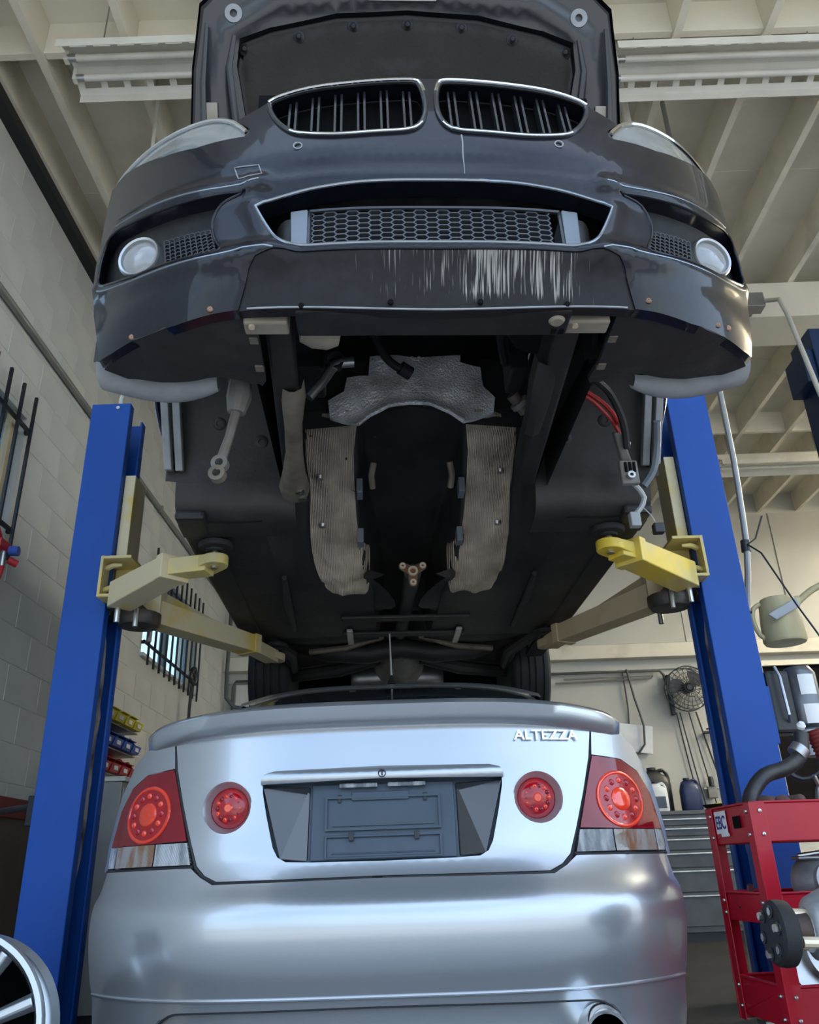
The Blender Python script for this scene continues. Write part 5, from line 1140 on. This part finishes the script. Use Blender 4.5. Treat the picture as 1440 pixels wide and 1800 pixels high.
# corner pipes
pipe('corner_conduit', 'dark conduit dropping down the corner by the far barred window', [(-2.13, 9.1, 4.6), (-2.13, 9.1, 3.6), (-2.13, 9.1, 2.55), (-2.05, 9.14, 2.45), (-1.9, 9.2, 2.44)], .022, 'dark_pipe')
t = thing('wall_panel', 'pale panel with a dark pipe frame on the back wall near the corner', 'wall panel', (-2.06, 9.272, 2.1))
MB().box(0, .75, -.02, .02, 0, .62).build('panel_board', 'white_enamel', t, 0, .004)
MB().tube([(-.03, -.035, 0), (-.03, -.035, .60), (.0, -.035, .66), (.80, -.035, .66)], .014, 8).build('panel_pipe', 'dark_pipe', t)
# ================================================================== AT THE BACK WALL
t = thing('wall_fan', 'black round cage fan mounted on the back wall', 'fan', (3.05, 9.27, 2.48))
MB().ring((0, -.20, 0), (0, 1, 0), .245, .235, .012, 48).build('cage_ring', 'black_metal', t); MB().ring((0, -.08, 0), (0, 1, 0), .245, .235, .012, 48).build('cage_ring', 'black_metal', t)
for k in range(24):
    a = 2*PI*k/24; d = Vector((math.cos(a), 0, math.sin(a)))
    MB().tube([Vector((0, -.245, 0))+d*.05, Vector((0, -.235, 0))+d*.15, Vector((0, -.20, 0))+d*.24, Vector((0, -.08, 0))+d*.24, Vector((0, -.06, 0))+d*.08], .003, 5).build('cage_wire', 'black_metal', t)
for r_ in (.06, .11, .16, .205): MB().ring((0, -.245+.03*(r_/.24)**2, 0), (0, 1, 0), r_+.003, r_-.003, .006, 36).build('cage_hoop', 'black_metal', t)
for k in range(3):
    a = 2*PI*k/3+.5; rows = []
    for i in range(7):
        r_ = .05+.16*i/6; b = a+.5*i/6; w = .35+.25*math.sin(i/6*PI)
        rows.append([(r_*math.cos(b-w), -.15-.02, r_*math.sin(b-w)), (r_*math.cos(b), -.15, r_*math.sin(b)), (r_*math.cos(b+w), -.15+.02, r_*math.sin(b+w))])
    MB().grid(rows).build('blade', 'dark_pipe', t)
MB().lathe([(.03, -.22), (.055, -.20), (.06, -.10), (.05, -.05), (.001, -.05)], (0, 0, 0), (0, 1, 0), 24).build('motor', 'black_metal', t)
MB().box(-.19, -.15, -.06, 0, -.27, .18).build('wall_bracket', 'black_metal', t, 0, .004); MB().box(-.17, .05, -.07, -.045, -.015, .015).build('bracket_arm', 'black_metal', t, 0, .003)
for i, (x, dx) in enumerate(((2.92, .10), (2.96, .12), (3.06, .14), (3.14, .20))):
    pipe('electric_cable', 'thin dark cord hanging down the back wall below the fan', [(x, 9.255, 2.24), (x+dx*.4, 9.26, 1.8), (x+dx*.8, 9.26, 1.40), (x+dx, 9.25, 1.22)], .007 if i != 3 else .009, 'black_plastic', 'cord', 'cords below the fan', 6)
t = thing('air_regulator', 'small air regulator and taps fixed on the back wall above the bottles', 'regulator', (3.16, 9.27, 1.42))
MB().box(-.05, .05, -.06, 0, -.10, .02).build('body', 'link_grey', t, 0, .006); MB().lathe([(.03, 0), (.03, .08), (.02, .1), (.001, .1)], (0, -.05, .02), (0, 0, 1), 16).build('bowl', 'black_plastic', t); MB().cyl((-.09, -.04, 0), (.09, -.04, 0), .012, n=10).build('pipe_stub', 'steel', t)
t = thing('wall_tap', 'black pipe tap on the back wall beside the lift post', 'tap', (3.27, 9.27, 1.99)); MB().cyl((-.10, -.03, .02), (.06, -.03, .02), .016, n=10).build('pipe_stub', 'black_metal', t); MB().cyl((0, -.03, -.08), (0, -.03, .06), .014, n=10).build('valve', 'dark_pipe', t); MB().box(-.05, .0, -.05, -.01, .05, .065).build('lever', 'black_metal', t, 0, .003)
t = thing('white_sheet', 'white plastic sheet hanging on the back wall with a cable in front', 'sheet', (2.44, 9.25, 1.97)); q = MB().box(-.20, .17, -.006, .006, -.15, .15).build('sheet', 'white_plastic', t, 0, .004); q.rotation_euler = (0, math.radians(8), 0)
pipe('hanging_cable', 'grey cable loop hanging down the back wall over the white sheet', [(2.42, 9.22, 2.74), (2.46, 9.2, 2.4), (2.52, 9.2, 2.1), (2.50, 9.2, 1.90), (2.42, 9.22, 1.80)], .012, 'dark_pipe', 'cable')
pipe('hanging_cable', 'thin grey cable straight down the back wall beside the cable loop', [(2.38, 9.27, 2.74), (2.39, 9.27, 2.3), (2.36, 9.27, 1.95)], .008, 'dark_pipe', 'cable')
t = thing('air_line', 'dark pipe loop around a pale board under the back wall ledge', 'air line', (1.2, 9.27, 2.70))
MB().tube([(0, -.02, .02), (1.60, -.02, .02), (1.64, -.02, -.03), (1.66, -.02, -.14)], .016, 8).build('pipe', 'dark_pipe', t); MB().tube([(.4, -.02, -.09), (1.50, -.02, -.065), (1.52, -.02, -.035), (.5, -.02, -.05)], .010, 8).build('thin_pipe', 'conduit', t)
# tool chest and bottles
t = thing('tool_chest', 'long grey steel drawer chest along the back wall behind the tool cart', 'tool chest', (1.55, 8.72, 0))
MB().box(0, 2.15, .02, .50, .08, 1.14).build('carcass', 'chest_grey', t, 0, .004); MB().box(-.02, 2.17, 0, .52, 1.14, 1.178).build('top', 'dark_pipe', t, 0, .004); MB().box(.03, 2.12, .05, .48, 0, .08).build('plinth', 'black_metal', t, 0)
for c_ in range(3):
    x0 = .02+c_*.71; z = 1.12
    for hh in (.09, .10, .13, .16, .22, .30):
        d = MB().box(x0, x0+.69, .004, .02, z-hh+.012, z).build('drawer', 'chest_grey', t, 0, .004); MB().box(x0+.03, x0+.66, -.012, .004, z-.03, z-.016).build('drawer_pull', 'steel', d, 0, .003); z -= hh
def jug(name, label, x, y, w, d_, h, m, capm, lm=None, hz=1.178):
    t = thing(name, label, 'bottle', (x, y, hz), 0, 'bottles on the grey chest')
    rows = []
    for z, k in ((0, .90), (.02, 1), (h*.62, 1), (h*.78, .86), (h*.88, .55), (h*.93, .30), (h*.95, .24)):
        rows.append([(w/2*k*math.copysign(abs(math.cos(2*PI*i/24))**.55, math.cos(2*PI*i/24))-(.10*w if z > h*.85 else 0), d_/2*k*math.copysign(abs(math.sin(2*PI*i/24))**.55, math.sin(2*PI*i/24)), z) for i in range(24)])
    b = MB().grid(rows, closed=True); b.add(rows[0], [tuple(range(24))]); b.build('bottle_body', m, t, 50)
    MB().cyl((-.10*w, 0, h*.94), (-.10*w, 0, h), w*.16, n=16).build('cap', capm, t)
    MB().tube(smooth_loop([(w*.05, 0, h*.90), (w*.30, 0, h*.94), (w*.44, 0, h*.80), (w*.44, 0, h*.60)], .02, False), w*.07, 8).build('handle', m, t)
    if lm: MB().box(-w*.30, w*.30, -d_/2-.003, -d_/2+.002, h*.12, h*.5).build('bottle_label', lm, t, 0)
jug('oil_jug', 'white oil jug with grey label standing on the grey chest', 2.48, 8.90, .19, .12, .30, 'white_plastic', 'black_plastic', 'plate_plastic')
jug('oil_jug', 'large black jug behind the white jug on the grey chest', 2.53, 9.10, .30, .16, .46, 'black_plastic', 'black_plastic')
mat('navy_plastic', (.012, .022, .085), .4)
jug('oil_jug', 'dark blue oil jug with black cap standing on the grey chest', 2.83, 8.95, .21, .13, .33, 'navy_plastic', 'black_plastic')
t = thing('parts_pan', 'black shallow pan with a yellow sponge on the grey chest', 'pan', (3.16, 8.98, 1.178)); MB().lathe([(.14, 0), (.20, .06), (.21, .06), (.145, .008), (.001, .008)], (0, 0, 0), (0, 0, 1), 30).build('pan', 'black_plastic', t); MB().box(-.09, .05, -.05, .05, .0085, .075).build('sponge', 'yellow_plastic', t, 0, .01)
t = bpy.data.objects.new('storage_bay', None); COL.objects.link(t); struct(t); t.location = (3.95, 9.30, .95)  # dark storage bay on the back wall
MB().box(0, 2.6, -.012, .0, 0, 1.78).build('bay_dark', 'recess_black', t, 0);  # flat black sheet paints the dark of the opening
for x in (-.02, 2.58): MB().box(x, x+.05, -.06, 0, -.03, 1.84).build('jamb', 'cream_paint', t, 0, .003)
MB().box(-.02, 2.63, -.06, 0, 1.78, 1.84).build('head', 'cream_paint', t, 0, .003)
t = thing('timber_batten', 'pale timber batten leaning behind the red cart', 'batten', (1.62, 4.55, 0)); q = MB().box(-.03, .03, -.02, .02, 0, 1.0).build('stick', 'pine', t, 0, .003); q.rotation_euler = (math.radians(-8), math.radians(4), 0)
t = thing('white_carton', 'white carton on the floor behind the red cart beside the batten', 'carton', (1.93, 5.0, 0)); MB().box(-.12, .12, -.12, .12, 0, .42).build('box', 'white_plastic', t, 0, .003); MB().box(-.02, .02, -.121, .121, .42, .422).build('tape', 'beige_plastic', t, 0); MB().box(-.11, .11, -.11, .11, .4225, .80).build('box', 'white_plastic', t, 0, .003)
# ================================================================== ROUND THE RIGHT POST
t = thing('power_unit', 'black and silver lift motor unit bolted to the blue post', 'motor', (1.46, 3.10, 1.02))
MB().box(-.168, -.145, -.07, .07, .06, .27).build('mount_plate', 'lift_blue', t, 0, .003)
MB().lathe([(.03, 0), (.055, .01), (.06, .03), (.06, .20), (.045, .225), (.001, .23)], (0, -.01, .12), (0, 0, 1), 28).build('motor_can', 'motor_grey', t)
MB().lathe([(.052, 0), (.052, .09), (.03, .10), (.03, .12)], (0, -.01, .02), (0, 0, 1), 24).build('pump_block', 'cast_alu', t)
MB().box(-.145, -.055, -.055, .05, .10, .33).build('tank', 'black_plastic', t, 0, .012)
for z0, z1 in ((.13, .20), (.235, .31)): MB().add([(.0612*math.sin(a)*1.0, -.01-.0612*math.cos(a), z) for z in (z0, z1) for a in [-.5+.1*k for k in range(11)]], [(i, i+1, i+12, i+11) for i in range(10)]).build('motor_label', 'white_plastic', t)
MB().tube([(-.11, -.07, .34), (-.105, -.085, .30), (-.10, -.085, .16), (-.09, -.06, .14)], .006, 8).build('release_handle', 'steel', t); MB().tube(smooth_loop([(.0, -.03, .03), (-.02, -.05, -.04), (-.08, -.03, -.06), (-.14, -.02, -.02)], .02, False), .010, 8).build('hydraulic_hose', 'black_plastic', t)
t = thing('blue_board', 'pale blue board standing up beyond the lift motor', 'board', (1.86, 3.85, 1.22)); MB().box(-.14, .22, -.008, .008, 0, .20).build('board', 'white_plastic', t, 0, .003); MB().box(-.02, .02, .008, .03, -1.22, .18).build('board_leg', 'steel', t, 0)
# oil can hung on a hook of the post
t = thing('oil_can', 'cream plastic oil can with long spout hung on the blue post', 'oil can', (1.54, 3.30, 1.515))
mat('old_cream', (.52, .46, .26), .5, col2=(.38, .30, .15), nscale=9, nthr=(.45, .7), stretch=(1, 1, .25))
MB().lathe([(.001, 0), (.080, 0), (.086, .01), (.082, .10), (.074, .17), (.066, .19), (.058, .185), (.055, .16)], (0, 0, 0), (0, 0, 1), 36).build('can_body', 'old_cream', t)
MB().tube(smooth_loop([(.06, 0, .15), (.10, -.01, .185), (.15, -.02, .22), (.22, -.03, .25)], .02, False), .014, 12).build('spout', 'old_cream', t)
MB().lathe([(.04, 0), (.016, .06)], (.045, 0, .155), (.75, -.1, .5), 18).build('spout_base', 'old_cream', t)
MB().tube(smooth_loop([(-.075, 0, .17), (-.105, 0, .15), (-.115, 0, .10), (-.10, 0, .04), (-.080, 0, .02)], .015, False), .010, 10).build('handle', 'old_cream', t)
MB().hexa([(-.09, -.095, .10), (-.06, -.095, .075), (-.06, -.085, .075), (-.09, -.085, .10)], [(.035, -.10, .165), (.05, -.10, .13), (.05, -.085, .13), (.035, -.085, .165)]).build('grip_sleeve', 'connector_grey', t, 0, .004)
MB().tube([(-.245, -.11, .12), (-.20, -.04, .125), (-.13, -.01, .13), (-.105, 0, .142), (-.09, 0, .16)], .005, 8).build('hook', 'black_metal', t)
pipe('drop_conduit', 'grey conduit dropping from the ceiling beside the blue lift post', [(1.56, 3.36, ZD), (1.55, 3.36, 3.6), (1.515, 3.34, 2.83), (1.50, 3.32, 2.40), (1.465, 3.30, 1.95), (1.44, 3.29, 1.82), (1.38, 3.22, 1.66), (1.31, 3.17, 1.55)], .0135, 'conduit')
pipe('post_pipe', 'cream pipe standing directly behind the blue lift post up to the ceiling', [(1.297, 3.235, 1.7), (1.297, 3.235, 2.6), (1.285, 3.235, 3.2), (1.285, 3.235, ZD)], .022, 'pvc', 'pipe')
pipe('loose_wire', 'thin black wire tied to the conduit and trailing across to the far side', [(1.56, 3.30, 2.09), (1.505, 3.29, 1.98), (1.462, 3.28, 1.95), (1.475, 3.20, 1.88), (1.535, 3.12, 1.62), (1.60, 3.0, 1.32), (1.66, 2.95, 1.10)], .004, 'black_plastic', 'wire', None, 6)
MB_ = tag(MB().cyl((1.458, 3.30, 1.925), (1.462, 3.30, 1.975), .020, n=14).build('tape_band', 'black_plastic'), 'black tape band round the drop conduit', 'tape')
pipe('post_hose', 'short pale hose from the top of the post by the block wall', [(-1.275, 3.10, 2.605), (-1.28, 3.10, 2.68), (-1.27, 3.12, 2.80), (-1.30, 3.16, 2.95), (-1.34, 3.2, ZD)], .010, 'pvc', 'hose')
t = thing('junction_box', 'grey junction box under the ceiling girder', 'junction box', (2.52, 4.74, 4.30)); MB().box(-.07, .07, -.05, .05, 0, .12).build('box', 'conduit', t, 0, .005); MB().cyl((-.20, 0, .07), (-.07, 0, .07), .012, n=8).build('conduit_stub', 'conduit', t); MB().box(-.05, .05, .05, .16, .06, .11).build('mount', 'conduit', t, 0)
pipe('air_hose', 'pale air hose hanging from the junction box past the second blue post', [(2.585, 4.72, 4.36), (2.64, 4.6, 4.28), (2.63, 4.5, 3.9), (2.63, 4.45, 3.6), (2.66, 4.42, 3.2), (2.75, 4.4, 2.6), (2.9, 4.4, 2.0)], .016, 'pvc', 'hose')
t = thing('lift_post', 'dark blue post of a second lift under the girder, partly seen', 'lift post', (2.72, 4.5, 0))
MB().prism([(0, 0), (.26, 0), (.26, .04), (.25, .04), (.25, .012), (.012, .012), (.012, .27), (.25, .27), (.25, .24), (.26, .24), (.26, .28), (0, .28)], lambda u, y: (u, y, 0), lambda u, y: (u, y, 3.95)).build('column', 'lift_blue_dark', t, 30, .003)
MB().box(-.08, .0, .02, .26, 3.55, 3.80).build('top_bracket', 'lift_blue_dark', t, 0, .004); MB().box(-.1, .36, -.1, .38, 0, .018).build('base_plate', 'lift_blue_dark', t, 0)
